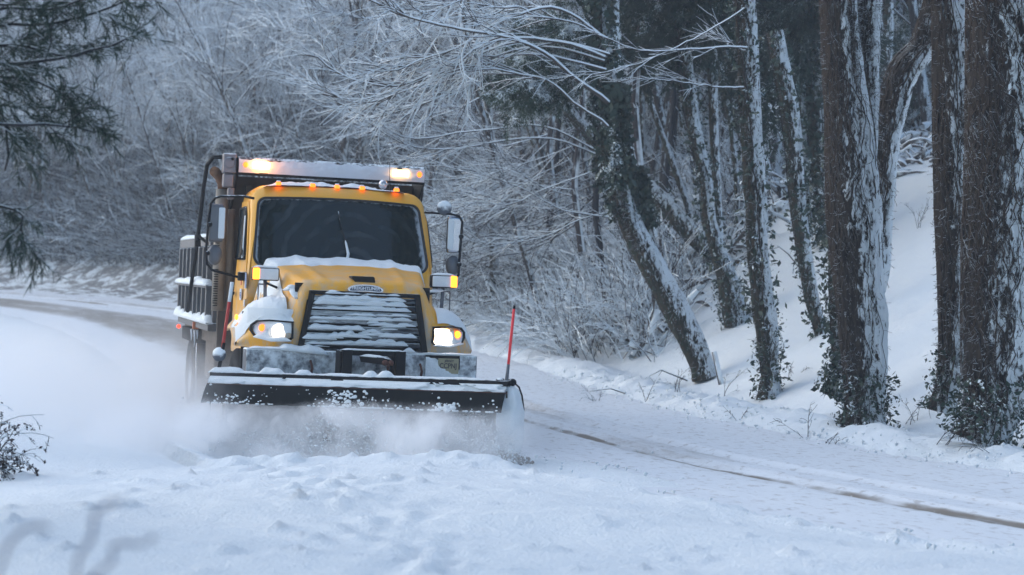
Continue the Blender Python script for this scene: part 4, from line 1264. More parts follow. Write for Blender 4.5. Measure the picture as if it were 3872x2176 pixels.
for _ in range(4000):
    y = rf.uniform(40, 100); x = rf.uniform(-.30, .30) * y
    d, yc = polydist(np.array([x]), np.array([y]), CL)
    if d[0] < 7: continue
    if any((x - a) ** 2 + (y - b_) ** 2 < (2.3 + y * .010) ** 2 for a, b_ in cells): continue
    cells.append((x, y))
    if len(cells) >= 170: break
for x, y in cells:
    px = x / y
    kd = rf.choice([0, 1, 2, 4, 4, 2] if px < -.10 else [0, 1, 3, 5, 1, 0])
    if px < -.10: lab, gr = 'bare snowy tree on the hillside above the road, left of the truck', 'snowy trees on the hillside left of and behind the truck'
    elif px < .04: lab, gr = 'bare snowy tree on the hillside rising straight behind the truck', 'snowy trees on the hillside behind the truck'
    else: lab, gr = 'bare snowy tree in the woods behind the ivy covered trunks', 'snowy trees deep in the woods on the right'
    lab = lab.replace('bare', ['slightly tilted', 'upright', 'slanting', 'outward leaning', 'low bowed', 'tallest'][kd])
    forest_tree(x, y, kd, rf.uniform(.8, 1.2), rf.uniform(-.5, .5) + (math.pi if kd in (3,) and px < -.1 else 0), lab, gr)

# ---- brush on the hillside: nobody could count it ------------------------------------------------
def brush(name, n, box, Lr, r, rg, mat, label, lean=(-.35, 0), grav=.10, cond=None, tw=3):
    x = rg.uniform(box[0], box[1], n * 6); y = rg.uniform(box[2], box[3], n * 6)
    k = np.abs(x / y) < .34
    x, y = x[k], y[k]
    d, yc = polydist(x, y, CL)
    k = cond(x, y, d) if cond else d > 6
    x, y = x[k][:n], y[k][:n]
    cl = vnoise(x * .4, y * .4, 1.)
    z = ground_z(x, y)
    m_ = len(x)
    d0 = np.stack([rg.normal(size=m_) * .5 + lean[0], rg.normal(size=m_) * .4 + lean[1], np.full(m_, 1.0)], 1)
    L = rg.uniform(Lr[0], Lr[1], m_) * (1 + .5 * cl)
    s = grow(np.stack([x, y, z - .1], 1), d0, L, 8, .09, grav, rg)
    a = Acc()
    a.add(*tubes(s, r * rg.uniform(.6, 1.3, (m_, 1)) * np.linspace(1, .45, 8)[None], 3))
    j = np.repeat(np.arange(m_), tw); t = .25 + .75 * rg.random(len(j))
    p, tg = at_t(s, j, t)
    b = grow(p, side_dirs(tg, rg, .7, .05), rg.uniform(.25, .8, len(j)), 4, .12, .06, rg)
    a.add(*tubes(b, r * .55 * np.ones((len(j), 4)), 3))
    return tag(link(name, a.mesh(name), mat), label, 'brush', kind='stuff')
rg = np.random.default_rng(77)
brush('undergrowth', 15000, (-30, 30, 46, 100), (1.4, 3.6), .020, rg, M['branch'], 'tangle of snow covered brush over the hillside', cond=lambda x, y, d: (d > 6.5))
brush('roadside_brush', 9000, (-24, 0, 44, 80), (1.2, 3.4), .013, rg, M['branch_dark'], 'dark twiggy brush along the far edge of the road', cond=lambda x, y, d: (d > 6.3) & (d < 13) & (x < -4), grav=.07, tw=6)
brush('bank_brush', 5200, (-3, 10, 28, 54), (.6, 2.0), .012, rg, M['branch'], 'snow laden brush on the bank behind the plow blade', cond=lambda x, y, d: (d > 5.0 + .8 * vnoise(x * .7, y * .7)) & (d < 14) & (x < 1.3 + (y - 30) * .42), tw=5)
laden_n = 1
# ---- clumps of snow laden shrubs on the right bank ---------------------------------------------------
def laden_clumps(name, n, box, rg, label, cond):
    x = rg.uniform(box[0], box[1], n * 6); y = rg.uniform(box[2], box[3], n * 6)
    d, _ = polydist(x, y, CL); k = cond(x, y, d) & (np.abs(x / y) < .32); x, y = x[k][:n], y[k][:n]
    z = ground_z(x, y); m_ = len(x)
    s = grow(np.stack([x, y, z], 1), np.stack([rg.normal(size=m_) * .9 + .2, rg.normal(size=m_) * .7, np.ones(m_)], 1), rg.uniform(.4, 1.3, m_), 7, .14, .17, rg)
    a = Acc(); a.add(*tubes(s, rg.uniform(.03, .075, (m_, 1)) * (1 + .5 * rg.normal(size=(m_, 7)).clip(-1, 1)) * np.linspace(.7, .8, 7)[None], 5))
    return tag(link(name, a.mesh(name, True), M['branch_white']), label, 'shrubs', kind='stuff')
laden_clumps('laden_shrubs', 3400, (-1, 16, 36, 62), rg, 'shrubs bowed under heavy snow between the trunks', lambda x, y, d: (d > 7.5) & (x > -2))
laden_clumps('laden_brambles', 1500, (-2, 5, 29, 46), rg, 'brambles bowed under snow on the bank right of the truck', lambda x, y, d: (d > 5.2) & (d < 12) & (x < 1.2 + (y - 30) * .40))

# ---- near trunks on the right ---------------------------------------------------------------------------
def px_path(pts, D0, D1=None):
    D1 = D1 or D0; n = len(pts)
    return [P(x, y, D0 + (D1 - D0) * i / (n - 1)) for i, (x, y) in enumerate(pts)]
def smooth_path(pts, widths, n):
    pts = np.array([list(p) for p in pts]); s = np.concatenate([[0], np.cumsum(np.linalg.norm(np.diff(pts, axis=0), axis=1))])
    u = np.linspace(0, s[-1], n)
    q = np.stack([np.interp(u, s, pts[:, i]) for i in range(3)], 1); w_ = np.interp(u, s, widths)
    for _ in range(max(2, n // 12)):
        q[1:-1] = (q[:-2] + 2 * q[1:-1] + q[2:]) / 4
    return q, w_
def bark_tube(pts, radii, k=30, n=110, amp=.12, seed=0, lump=1.0):
    q, r = smooth_path(pts, radii, n)
    a = np.arange(k) / k * 2 * np.pi
    T = np.gradient(q, axis=0); T /= np.linalg.norm(T, axis=1)[:, None]
    A = np.cross(T, [0, 1.0, .02]); A /= np.linalg.norm(A, axis=1)[:, None]; B = np.cross(T, A)
    ca, sa = np.cos(a), np.sin(a)
    s = np.concatenate([[0], np.cumsum(np.linalg.norm(np.diff(q, axis=0), axis=1))])
    R0 = np.maximum(r, .02)
    nx_ = 3.2
    dsp = 1 + amp * fbm(ca[None] * nx_ + seed * 3.1 + s[:, None] * .35, sa[None] * nx_ + s[:, None] * .2, s[:, None] * 1.3 * lump, 4) * 1.6
    dsp = dsp + amp * .75 * fbm(ca[None] * 6 + seed, s[:, None] * 5.0, sa[None] * 6, 3)
    dsp = dsp + amp * .6 * vnoise(s[:, None] * .9 * lump + 0 * a, seed + 0 * a[None], 0.)
    V = q[:, None] + (R0[:, None] * dsp)[..., None] * (A[:, None] * ca[None, :, None] + B[:, None] * sa[None, :, None])
    idx = np.arange(n * k).reshape(n, k); nx2 = np.roll(idx, -1, 1)
    Q = np.stack([idx[:-1], nx2[:-1], nx2[1:], idx[1:]], -1).reshape(-1, 4)
    return V.reshape(-1, 3), Q, (q, R0, A, B)
def surf_points(fr, n, rg, t0=0, t1=1, out=1.0, bias=None):
    q, r, A, B = fr; m_ = len(q)
    t = rg.uniform(t0, t1, n) * (m_ - 1); j = t.astype(int).clip(0, m_ - 2)
    a = rg.uniform(0, 2 * np.pi, n)
    if bias is not None: a = np.where(rg.random(n) < .75, bias + rg.normal(size=n) * .8, a)
    nr = A[j] * np.cos(a)[:, None] + B[j] * np.sin(a)[:, None]
    c = q[j] + (q[j + 1] - q[j]) * (t - j)[:, None]
    return c + nr * (r[j] * out)[:, None], nr
def leaf_quads(p, nr, sz, rg, elong=1.2):
    n = len(p)
    u = rg.normal(size=(n, 3)); u /= np.linalg.norm(u, axis=1)[:, None]
    v = np.cross(u, nr + rg.normal(size=(n, 3)) * .6); v /= np.maximum(np.linalg.norm(v, axis=1), 1e-6)[:, None]
    s = (sz * rg.uniform(.45, 1.7, n))[:, None]
    c = p + nr * s * .6
    V = np.stack([c - u * s * elong, c - v * s * .6, c + u * s * elong, c + v * s * .6], 1).reshape(-1, 3)
    return V, np.arange(n * 4).reshape(-1, 4)
def vines(fr, n, rg, r=.0075):
    q, rr, A, B = fr; m_ = len(q); mm = 46
    t = np.linspace(.0, 1, mm)[None] * rg.uniform(.5, 1, (n, 1)); t = t * (m_ - 1); j = t.astype(int).clip(0, m_ - 2)
    a = 2.75 + rg.normal(size=(n, 1)) * .62 + np.cumsum(rg.normal(size=(n, mm)) * .10, 1)
    nr = A[j] * np.cos(a)[..., None] + B[j] * np.sin(a)[..., None]
    pts = q[j] + (q[j + 1] - q[j]) * (t - j)[..., None] + nr * (rr[j] * 1.06 + .006)[..., None]
    return tubes(pts, r * rg.uniform(.5, 1.7, (n, 1)) * np.ones((1, mm)), 6)
def hairs(fr, n, rg, L=.07, r=.003, bias=2.4):
    p, nr = surf_points(fr, n, rg, 0, 1, 1.0, bias)
    d = nr * .6 + rg.normal(size=p.shape) * .6 + np.array([0, 0, -.5])
    h = grow(p, d, L * rg.uniform(.4, 1.6, len(p)), 4, .25, .06, rg)
    return tubes(h, r * np.ones((len(p), 4)), 3)

def big_tree(name, label, cat, stems, group=None, seed=0, mat='vine_bark', nv=10, nh=900, ivy=0, ivy_t=(0, 1), ivy_size=.035, k=30, amp=.12, extra=None, base_ivy=0):
    rg = np.random.default_rng(900 + seed)
    p0 = stems[0][0][-1]
    root = empty(name, p0); tag(root, label, cat, group)
    inv = -np.array(p0)
    frs = []
    for si, (pts, rad) in enumerate(stems):
        V, Q, fr = bark_tube(pts, rad, k=k, n=max(30, int(len(pts) * 26)), amp=amp, seed=seed + si)
        frs.append(fr)
        o = link('trunk' if si == 0 else 'limb', np_mesh('trunk', V + inv, Q), M[mat], root)
    a = Acc()
    for fr in frs:
        if nv: a.add(*vines(fr, (nv + 1) // 2, rg))
        if nh: a.add(*hairs(fr, nh, rg))
    if mat == 'vine_bark':
        a2 = Acc()
        for fr in frs[:1]: a2.add(*vines(fr, 60 if nv > 20 else 34, rg, .0045))
        link('vine_strands', np_mesh('vine_strands', np.concatenate(a2.V) + inv, np.concatenate(a2.Q)), M['strand'], root)
    if a.n: link('vines', (lambda me: me)(np_mesh('vines', np.concatenate(a.V) + inv, np.concatenate(a.Q))), M['vine'], root)
    if ivy or base_ivy:
        vs, qs, n_ = [], [], 0
        for si, fr in enumerate(frs):
            if ivy:
                p, nr = surf_points(fr, ivy, rg, ivy_t[0], ivy_t[1], 1.12)
                p = p + nr * rg.random((len(p), 1)) ** 2 * .12
                V, Q = leaf_quads(p, nr, ivy_size, rg); vs.append(V); qs.append(Q + n_); n_ += len(V)
            if base_ivy and si == 0:
                p, nr = surf_points(fr, base_ivy, rg, .87, 1.0, 1.05)
                p = p + nr * rg.random((len(p), 1)) ** 2.2 * .16
                V, Q = leaf_quads(p, nr, .024, rg); vs.append(V); qs.append(Q + n_); n_ += len(V)
        link('ivy_leaves', np_mesh('ivy_leaves', np.concatenate(vs) + inv, np.concatenate(qs), smooth=False), M['ivy'], root)
    return root, frs, inv

def W(px, D): return px / FPX * D / 2     # half width in metres from a width in photo pixels
GR = 'vine covered trunks on the right bank'
GDEP = lambda x, y, D: P(x, y, D)
D = 20.0
big_tree('tree', 'thickest trunk, shaggy with brown vines, at the right edge of the photo', 'tree',
         [(px_path([(3800, -260), (3800, 100), (3795, 500), (3780, 900), (3775, 1250), (3760, 1500), (3735, 1600), (3700, 1680)], D), [W(w_, D) for w_ in (270, 270, 262, 262, 255, 225, 205, 230)])],
         GR, 1, nv=34, nh=3600, k=44, amp=.11, base_ivy=900)
D = 21.5
big_tree('tree', 'straight vine covered trunk just left of the thickest one, snow down its right side', 'tree',
         [(px_path([(3575, -260), (3590, 60), (3600, 300), (3598, 560), (3600, 800), (3612, 1100), (3606, 1350), (3580, 1480), (3560, 1560)], D), [W(w_, D) for w_ in (105, 120, 135, 125, 120, 118, 100, 80, 110)])],
         GR, 2, nv=16, nh=1800, amp=.13, base_ivy=350)
D = 22.5
big_tree('tree', 'stout forked trunk wrapped in brown vines, base ringed with green ivy', 'tree',
         [(px_path([(3150, -260), (3170, 60), (3195, 300), (3215, 520), (3225, 800), (3250, 1100), (3275, 1400), (3275, 1540), (3262, 1665)], D), [W(w_, D) for w_ in (110, 125, 150, 175, 190, 172, 160, 140, 190)]),
          (px_path([(3305, -260), (3292, 60), (3287, 300), (3280, 520), (3265, 760), (3262, 900)], D + .1), [W(w_, D) for w_ in (70, 78, 74, 80, 80, 60)]),
          (px_path([(3215, -240), (3225, 60), (3235, 300), (3248, 520), (3262, 700)], D - .15), [W(w_, D) for w_ in (34, 40, 38, 40, 30)])],
         GR, 3, nv=24, nh=2200, k=36, amp=.13, base_ivy=800)
D = 24
big_tree('tree', 'crooked limbed trunk leaning right behind the forked one, brown left side and snowy right side', 'tree',
         [(px_path([(3600, -300), (3540, 40), (3490, 190), (3420, 260), (3395, 330), (3380, 420), (3345, 560), (3330, 760), (3320, 900), (3325, 1000), (3305, 1100)], D), [W(w_, D) for w_ in (90, 100, 100, 112, 112, 100, 112, 100, 90, 80, 80)])],
         GR, 4, nv=8, nh=900, amp=.15)
D = 27
big_tree('tree', 'slim snow streaked trunk standing left of the dark leaning pair', 'tree',
         [(px_path([(2800, -260), (2822, 100), (2832, 300), (2842, 520), (2858, 780), (2868, 1000), (2890, 1180), (2905, 1320), (2912, 1420), (2905, 1515)], D), [W(w_, D) for w_ in (88, 88, 82, 78, 84, 86, 82, 78, 64, 90)])],
         GR, 5, mat='ivy_bark', nv=6, nh=900, ivy=900, ivy_t=(.0, 1), amp=.12, base_ivy=200)
D = 29
big_tree('tree', 'thin dark ivy clad trunk curving down to the right, white stripe of snow along it', 'tree',
         [(px_path([(2930, 120), (2985, 400), (3005, 600), (3020, 800), (3040, 950), (3070, 1130), (3105, 1250), (3108, 1300)], D), [W(w_, D) for w_ in (60, 66, 62, 58, 56, 50, 42, 44)])],
         GR, 6, mat='ivy_bark', nv=3, nh=500, ivy=700, amp=.10)
D = 34
big_tree('tree', 'darkest green ivy trunk standing deeper between the leaning and the forked trunks', 'tree',
         [(px_path([(3050, -200), (3070, 200), (3088, 450), (3100, 700), (3128, 900), (3142, 1060)], D), [W(w_, D) for w_ in (60, 62, 62, 56, 48, 40)])],
         GR, 7, mat='ivy_bark', nv=2, nh=300, ivy=2200, amp=.10, ivy_size=.05)
D = 24.3
big_tree('tree', 'shaggy ivy stem pressed against the left side of the forked trunk', 'tree',
         [(px_path([(3170, 500), (3170, 800), (3168, 1100), (3172, 1300), (3175, 1420), (3140, 1500)], D), [W(w_, D) for w_ in (50, 60, 62, 60, 56, 60)])],
         GR, 8, mat='ivy_bark', nv=4, nh=600, ivy=900, amp=.14, base_ivy=500)
D = 30
big_tree('tree', 'heavy trunk leaning left over the bank, thick snow on its upper side, ivy above', 'tree',
         [(px_path([(2230, -260), (2270, 60), (2300, 300), (2300, 520), (2330, 700), (2390, 860), (2440, 960), (2500, 1070), (2560, 1180), (2620, 1300), (2655, 1385), (2668, 1430)], D), [W(w_, D) for w_ in (56, 58, 64, 72, 82, 92, 96, 96, 98, 96, 88, 104)]),
          (px_path([(2330, 330), (2338, 520), (2350, 650), (2372, 780), (2395, 860), (2425, 930)], D - .25), [W(w_, D) for w_ in (24, 30, 34, 38, 44, 44)]),
          (px_path([(2400, 640), (2420, 760), (2450, 870), (2490, 1000)], D + .2), [W(w_, D) for w_ in (14, 18, 24, 30)])],
         GR, 9, mat='ivy_bark', nv=5, nh=900, ivy=2300, ivy_t=(0, .62), amp=.10, ivy_size=.05)
D = 36
big_tree('tree', 'fallen looking trunk slanting up to the left with a ridge of snow on top', 'leaning tree',
         [(px_path([(2080, 330), (2200, 480), (2320, 600), (2420, 680), (2520, 780), (2600, 870), (2700, 960), (2760, 1010)], D), [W(w_, D) for w_ in (34, 44, 52, 62, 70, 74, 74, 60)])],
         GR, 10, mat='ivy_bark', nv=2, nh=300, ivy=300, amp=.08)
D = 32.5
big_tree('tree', 'dark curved trunk bending right and back where the slanting log meets it', 'tree',
         [(px_path([(2560, -100), (2590, 200), (2610, 400), (2640, 560), (2672, 700), (2680, 830), (2710, 930), (2745, 1040), (2770, 1140), (2790, 1230)], D), [W(w_, D) for w_ in (46, 50, 52, 50, 52, 52, 58, 72, 90, 96)])],
         GR, 11, mat='ivy_bark', nv=4, nh=600, ivy=900, amp=.12, base_ivy=300)
for i, (pts, ww, D, lab) in enumerate([
    ([(2560, 180), (2590, 420), (2600, 600), (2630, 730)], (40, 44, 44, 38), 44, 'short thick grey trunk standing between the heavy leaning tree and the curved trunk'),
    ([(2760, 100), (2755, 400), (2745, 620), (2742, 800)], (36, 38, 34, 30), 46, 'narrow grey trunk standing just left of the slim snow streaked one'),
    ([(2640, 300), (2650, 620), (2655, 820), (2660, 900)], (22, 26, 26, 24), 42, 'thin straight trunk close behind the dark curved trunk'),
    ([(3385, 300), (3400, 560), (3420, 760), (3425, 860)], (26, 30, 30, 26), 42, 'small dark trunk seen through the gap right of the crooked limbed trunk'),
    ([(3370, -200), (3360, 100), (3350, 330), (3345, 470)], (36, 36, 34, 30), 38, 'straight grey trunk rising behind the forked one near the top edge'),
    ([(1960, 420), (1985, 620), (1975, 760), (2010, 900), (2040, 1100)], (24, 26, 26, 24, 20), 44, 'thin crooked trunk nearest the right side of the truck mirrors'),
    ([(2105, 150), (2110, 420), (2150, 600), (2160, 760), (2190, 900)], (30, 30, 28, 26, 22), 46, 'thin bent trunk rising left of the heavy leaning tree'),
    ([(1830, -60), (1850, 200), (1900, 420), (1940, 640), (2030, 860)], (18, 20, 20, 18, 16), 48, 'thin trunk rising beyond the right end of the amber light board')]):
    big_tree('tree', lab, 'tree', [(px_path(pts, D), [W(w_, D) for w_ in ww])], 'thinner trunks behind the right bank', 20 + i, mat='ivy_bark' if i < 5 else 'far_bark', nv=1, nh=120, ivy=260 if i < 5 else 0, k=14, amp=.1)

rq = random.Random(99)
for i in range(26):
    D = rq.uniform(36, 56); xb = rq.uniform(1900, 2900) if i < 20 else rq.uniform(3300, 3640)
    gx, gy = P(xb, 900, D).x, D
    zb = float(ground_z(np.array([gx]), np.array([gy]))[0]); yb = 1000 - (zb - 2) / D * 7240 + 10
    ln = rq.choice([-1, -1, -.4, .3]) * rq.uniform(60, 330)
    w0 = rq.uniform(16, 40)
    pts = [(xb + ln * u + 30 * math.sin(u * 5 + i), yb + (-200 - yb) * u) for u in (1, .8, .6, .4, .2, .07, 0)]
    big_tree('tree', ['thin dark trunk among the tangle behind the leaning trees', 'thin trunk leaning left in the tangle behind the leaning trees'][ln < -60], 'tree', [(px_path(pts, D), [W(w0 * q, D) for q in (.5, .6, .7, .8, .9, 1, 1.3)])], 'thin trunks in the tangle on the right bank', 60 + i, mat='ivy_bark' if i % 2 else 'far_bark', nv=0, nh=60, ivy=(220 if i % 3 == 0 else 0), k=10, amp=.1)

# ---- arching limbs heavy with snow, above and right of the truck -----------------------------------------
def limb_tree(label, D, main, subs, seed, mat, tw=(8, 4), bl=.8, tl=.35, br=.012, trr=.008, rmain=.05, group=None, dy=0.0, name='snowy_limb_tree', grav=.03, md=0):
    rg = np.random.default_rng(seed)
    q0 = px_path(main, D + md, D + md + dy)
    root = empty(name, q0[-1]); tag(root, label, 'tree', group); inv = -np.array(q0[-1])
    q, r = smooth_path(q0, np.linspace(rmain * .55, rmain, len(main)), 40)
    V, Q = tubes(q[None], r[None], 8)
    link('trunk', np_mesh('trunk', V + inv, Q), M[mat], root)
    a = Acc(); lims = []
    for pts, w0, dd in subs:
        q, r = smooth_path(px_path(pts, D + dd, D), np.linspace(w0 * .4, w0, len(pts)), 26)
        q = q + rg.normal(size=q.shape).cumsum(0) * .006
        a.add(*tubes(q[None], r[None] * .72, 7)); lims.append(q[::-1])
    lims = np.stack(lims)
    twiggery(a, lims, None, rg, tw[0], tw[1], bl, tl, br, trr, grav, k=4, spread=.45)
    link('branches', np_mesh('branches', np.concatenate(a.V) + inv, np.concatenate(a.Q)), M[mat], root)
    return root
limb_tree('tree whose long limbs, thickest with snow, sweep left above the truck', 28,
          [(2286, 260), (2290, 330), (2296, 400), (2303, 520)],
          [([(1390, -10), (1480, 50), (1600, 88), (1720, 110), (1840, 128), (1960, 150), (2080, 210), (2200, 330), (2248, 342), (2296, 390)], .055, -1.5),
           ([(1380, 262), (1430, 275), (1520, 262), (1600, 215), (1700, 200), (1780, 160), (1880, 90), (1960, 60), (2100, 20), (2198, 67), (2296, 150)], .040, -1.),
           ([(1205, 215), (1260, 270), (1340, 300), (1440, 325), (1540, 318), (1640, 270), (1740, 215), (1860, 160), (1960, 130), (2080, 150), (2188, 162), (2296, 210)], .045, -.8),
           ([(1250, 360), (1330, 385), (1400, 375), (1500, 325), (1600, 300), (1720, 250), (1850, 190), (1980, 150), (2138, 162), (2296, 210)], .035, -.5),
           ([(1300, 400), (1400, 390), (1520, 345), (1640, 300), (1760, 250), (1900, 200), (2020, 170), (2158, 182), (2296, 230)], .03, -.3),
           ([(1490, 425), (1530, 415), (1600, 395), (1680, 360), (1740, 310), (1810, 260), (1900, 210), (2098, 222), (2296, 270)], .032, 0),
           ([(1560, 210), (1640, 200), (1720, 240), (1850, 250), (1960, 280), (2080, 300), (2200, 420), (2248, 432), (2296, 480)], .035, -.5),
           ([(1600, 60), (1660, 30), (1740, -20), (1800, -60)], .022, -.6),
           ([(1730, 190), (1800, 175), (1880, 60), (1930, 20), (2050, 70), (2173, 92), (2296, 150)], .026, -.4)],
          61, 'branch_white', tw=(12, 6), bl=1.1, tl=.45, br=.015, trr=.0095, rmain=.04, md=2.05)
limb_tree('slender tree with long bare limbs dipping in an arc over the truck', 33,
          [(2420, 100), (2400, 400), (2420, 640), (2470, 900)],
          [([(1170, 80), (1260, 200), (1340, 330), (1430, 470), (1520, 530), (1620, 535), (1720, 505), (1900, 490), (2060, 470), (2300, 600)], .030, -1),
           ([(1000, 220), (1180, 330), (1340, 420), (1500, 545), (1640, 575), (1790, 560), (1940, 525), (2100, 520), (2350, 640)], .030, -1),
           ([(1240, 40), (1330, 60), (1430, 75), (1480, 40), (1500, 10)], .018, -2),
           ([(1150, -20), (1210, 40), (1300, 65), (1400, 72), (1460, 52), (1520, 20)], .022, -2),
           ([(1300, 170), (1450, 160), (1560, 140), (1650, 90), (1750, 30)], .018, -1.5),
           ([(1400, 440), (1500, 465), (1620, 450), (1740, 410), (1850, 350)], .020, -.5),
           ([(1700, 800), (1800, 760), (1950, 770), (2100, 700), (2250, 640)], .022, -.5),
           ([(1680, 640), (1820, 660), (1980, 720), (2120, 800), (2300, 830), (2440, 800)], .026, -.5),
           ([(1750, 900), (1900, 930), (2050, 900), (2200, 820), (2400, 780)], .022, -.5)],
          62, 'branch', tw=(13, 4), bl=.9, tl=.5, br=.010, trr=.007, rmain=.09)
rgf = np.random.default_rng(404)
for i in range(16):
    x0 = rgf.uniform(2000, 2560); y0 = rgf.uniform(500, 950)
    subs = []
    for q in range(6):
        ex = rgf.uniform(1180, 1900); ey = y0 + rgf.uniform(-380, 260); sag = rgf.uniform(60, 170)
        ww = np.linspace(0, 1, 8); sy = y0 + rgf.uniform(-200, 40)
        subs.append(([(ex + (x0 - ex) * u, ey + (sy - ey) * u + sag * math.sin(math.pi * u)) for u in ww], rgf.uniform(.012, .024), rgf.uniform(-2, 2)))
    limb_tree(['young tree','leaning young tree','darker young tree'][i % 3] + ' with thin drooping twigs tangled behind and right of the truck cab', 36 + i * 1.1, [(x0 + 60, y0 - 700), (x0 + 30, y0 - 250), (x0, y0), (x0 + 30, y0 + 250)], subs, 500 + i, 'branch' if i % 3 == 0 else 'branch_dark', tw=(11, 4), bl=1.1, tl=.55, br=.010, trr=.007, rmain=.075, group='tangled young trees behind the cab', name='young_tree')

# ---- pines: boughs of needles -----------------------------------------------------------------------------
def needle_mesh(limbs, rg, nb, nn_, bl, nl_, nw, grav=.04, spread=.7, tex=1.0):
    a = Acc()
    br = twiggery(a, limbs, None, rg, nb, 0, bl, 0, .006 * tex, .004, grav, 3, spread)
    k2 = np.repeat(np.arange(len(br)), 5)
    p, tg = at_t(br, k2, .2 + .8 * rg.random(len(k2)))
    tw = grow(p, side_dirs(tg, rg, .6, -.05), bl * .35 * rg.uniform(.5, 1.3, len(k2)), 4, .1, grav * 1.6, rg)
    a.add(*tubes(tw, .003 * tex * np.ones((len(tw), 4)), 3))
    i = rg.integers(0, len(tw), nn_); p, tg = at_t(tw, i, rg.random(nn_))
    d = tg * .8 + rg.normal(size=p.shape) * .5 + np.array([0, 0, -.25]); d /= np.linalg.norm(d, axis=1)[:, None]
    sd = np.cross(d, rg.normal(size=p.shape)); sd /= np.linalg.norm(sd, axis=1)[:, None]
    L = (nl_ * rg.uniform(.6, 1.3, nn_))[:, None]
    V = np.stack([p - sd * nw, p + sd * nw, p + d * L + sd * nw * .4, p + d * L - sd * nw * .4], 1).reshape(-1, 3)
    return a, V, np.arange(nn_ * 4).reshape(-1, 4)
def pine(name, label, trunk, tw_, limbs_px, D, seed, nb, nn_, bl, nl_=.10, nw=.006, mat='needles', group=None, lr=.02, dspan=1.2, tex=1.0):
    rg = np.random.default_rng(seed)
    q0 = px_path(trunk, D)
    root = empty(name, q0[-1]); tag(root, label, 'tree', group); inv = -np.array(q0[-1])
    V, Q, fr = bark_tube(q0, [W(w_, D) for w_ in tw_], k=16, n=50, amp=.1, seed=seed)
    link('trunk', np_mesh('trunk', V + inv, Q), M['ivy_bark'], root)
    lm = []
    for pts in limbs_px:
        q, _ = smooth_path(px_path(pts, D + rg.uniform(-dspan, dspan), D), np.ones(len(pts)), 18); q = q[::-1] + rg.normal(size=q.shape).cumsum(0) * .012
        lm.append(q)
    lm = np.stack(lm)
    a = Acc(); a.add(*tubes(lm, lr * np.linspace(1, .3, 18)[None] * np.ones((len(lm), 1)), 6))
    b, V, Q = needle_mesh(lm, rg, nb, nn_, bl, nl_, nw, tex=tex)
    for v_, q_ in zip(b.V, b.Q): pass
    VB = np.concatenate(b.V); QB = np.concatenate(b.Q); a.add(VB, QB)
    link('limbs', np_mesh('limbs', np.concatenate(a.V) + inv, np.concatenate(a.Q)), M['branch_dark'], root)
    link('needles', np_mesh('needles', V + inv, Q, smooth=False), M[mat], root)
    return root
rp = random.Random(12)
def fan(cx, cy, n, x0, x1, y0, y1, sag=40):
    out = []
    for i in range(n):
        ex, ey = rp.uniform(x0, x1), rp.uniform(y0, y1)
        out.append([(ex, ey), (ex + (cx - ex) * .35, ey + (cy - ey) * .30 + sag * .2), (ex + (cx - ex) * .7, ey + (cy - ey) * .68 - sag * .3), (cx, cy + rp.uniform(-60, 60))])
    return out
pine('pine_tree', 'green pine reaching left with snow dusted boughs beside the snow laden limbs', [(2330, -300), (2320, 0), (2330, 350), (2420, 800)], (40, 40, 44, 50), 
     fan(2330, 60, 9, 1920, 2250, 150, 400), 31, 71, 18, 42000, .9, .13, .008, 'needles_snow', 'pines behind the trunks')
pine('pine_tree', 'broad dark pine whose boughs hang from the top edge left of the slim streaked trunk', [(2700, -500), (2690, -200), (2690, 150), (2700, 500), (2720, 900)], (50, 50, 44, 34, 30),
     fan(2690, -160, 17, 2280, 2950, -160, 330), 33, 72, 20, 85000, 1.0, .14, .009, 'needles', 'pines behind the trunks')
pine('pine_tree', 'shadowy pine filling the top edge between the slim and the forked trunks', [(3010, -500), (3010, -200), (3020, 150), (3030, 500), (3060, 900)], (60, 60, 50, 40, 30),
     fan(3010, -160, 17, 2820, 3260, -100, 470), 34, 73, 20, 80000, 1.0, .14, .009, 'needles', 'pines behind the trunks')
pine('pine_tree', 'snow dusted evergreen behind the gap between the two right hand trunks', [(3480, -400), (3470, 100), (3470, 500), (3470, 800)], (40, 40, 36, 30),
     fan(3470, 300, 15, 3330, 3640, -100, 900), 42, 74, 14, 30000, 1.0, .14, .010, 'needles_snow', 'pines behind the trunks')
# long snowy limbs reaching left from the slim trunk
lt = [([(2240, 120), (2320, 160), (2400, 196), (2520, 198), (2650, 192), (2750, 190), (2812, 196)], .028, -.6),
      ([(2420, 290), (2500, 310), (2600, 325), (2700, 338), (2816, 340)], .022, -.4),
      ([(2700, 130), (2760, 155), (2815, 175)], .018, .2),
      ([(2080, 300), (2300, 280), (2450, 240), (2560, 190), (2700, 120), (2820, 40)], .018, -.5)]
limb_tree('bare limbs reaching left, snow on top, from beside the slim streaked trunk', 26.6, [(2800, -200), (2822, 100), (2836, 300), (2842, 420)], lt, 63, 'branch', tw=(9, 3), bl=.7, tl=.3, br=.008, trr=.005, rmain=.03, md=.45)

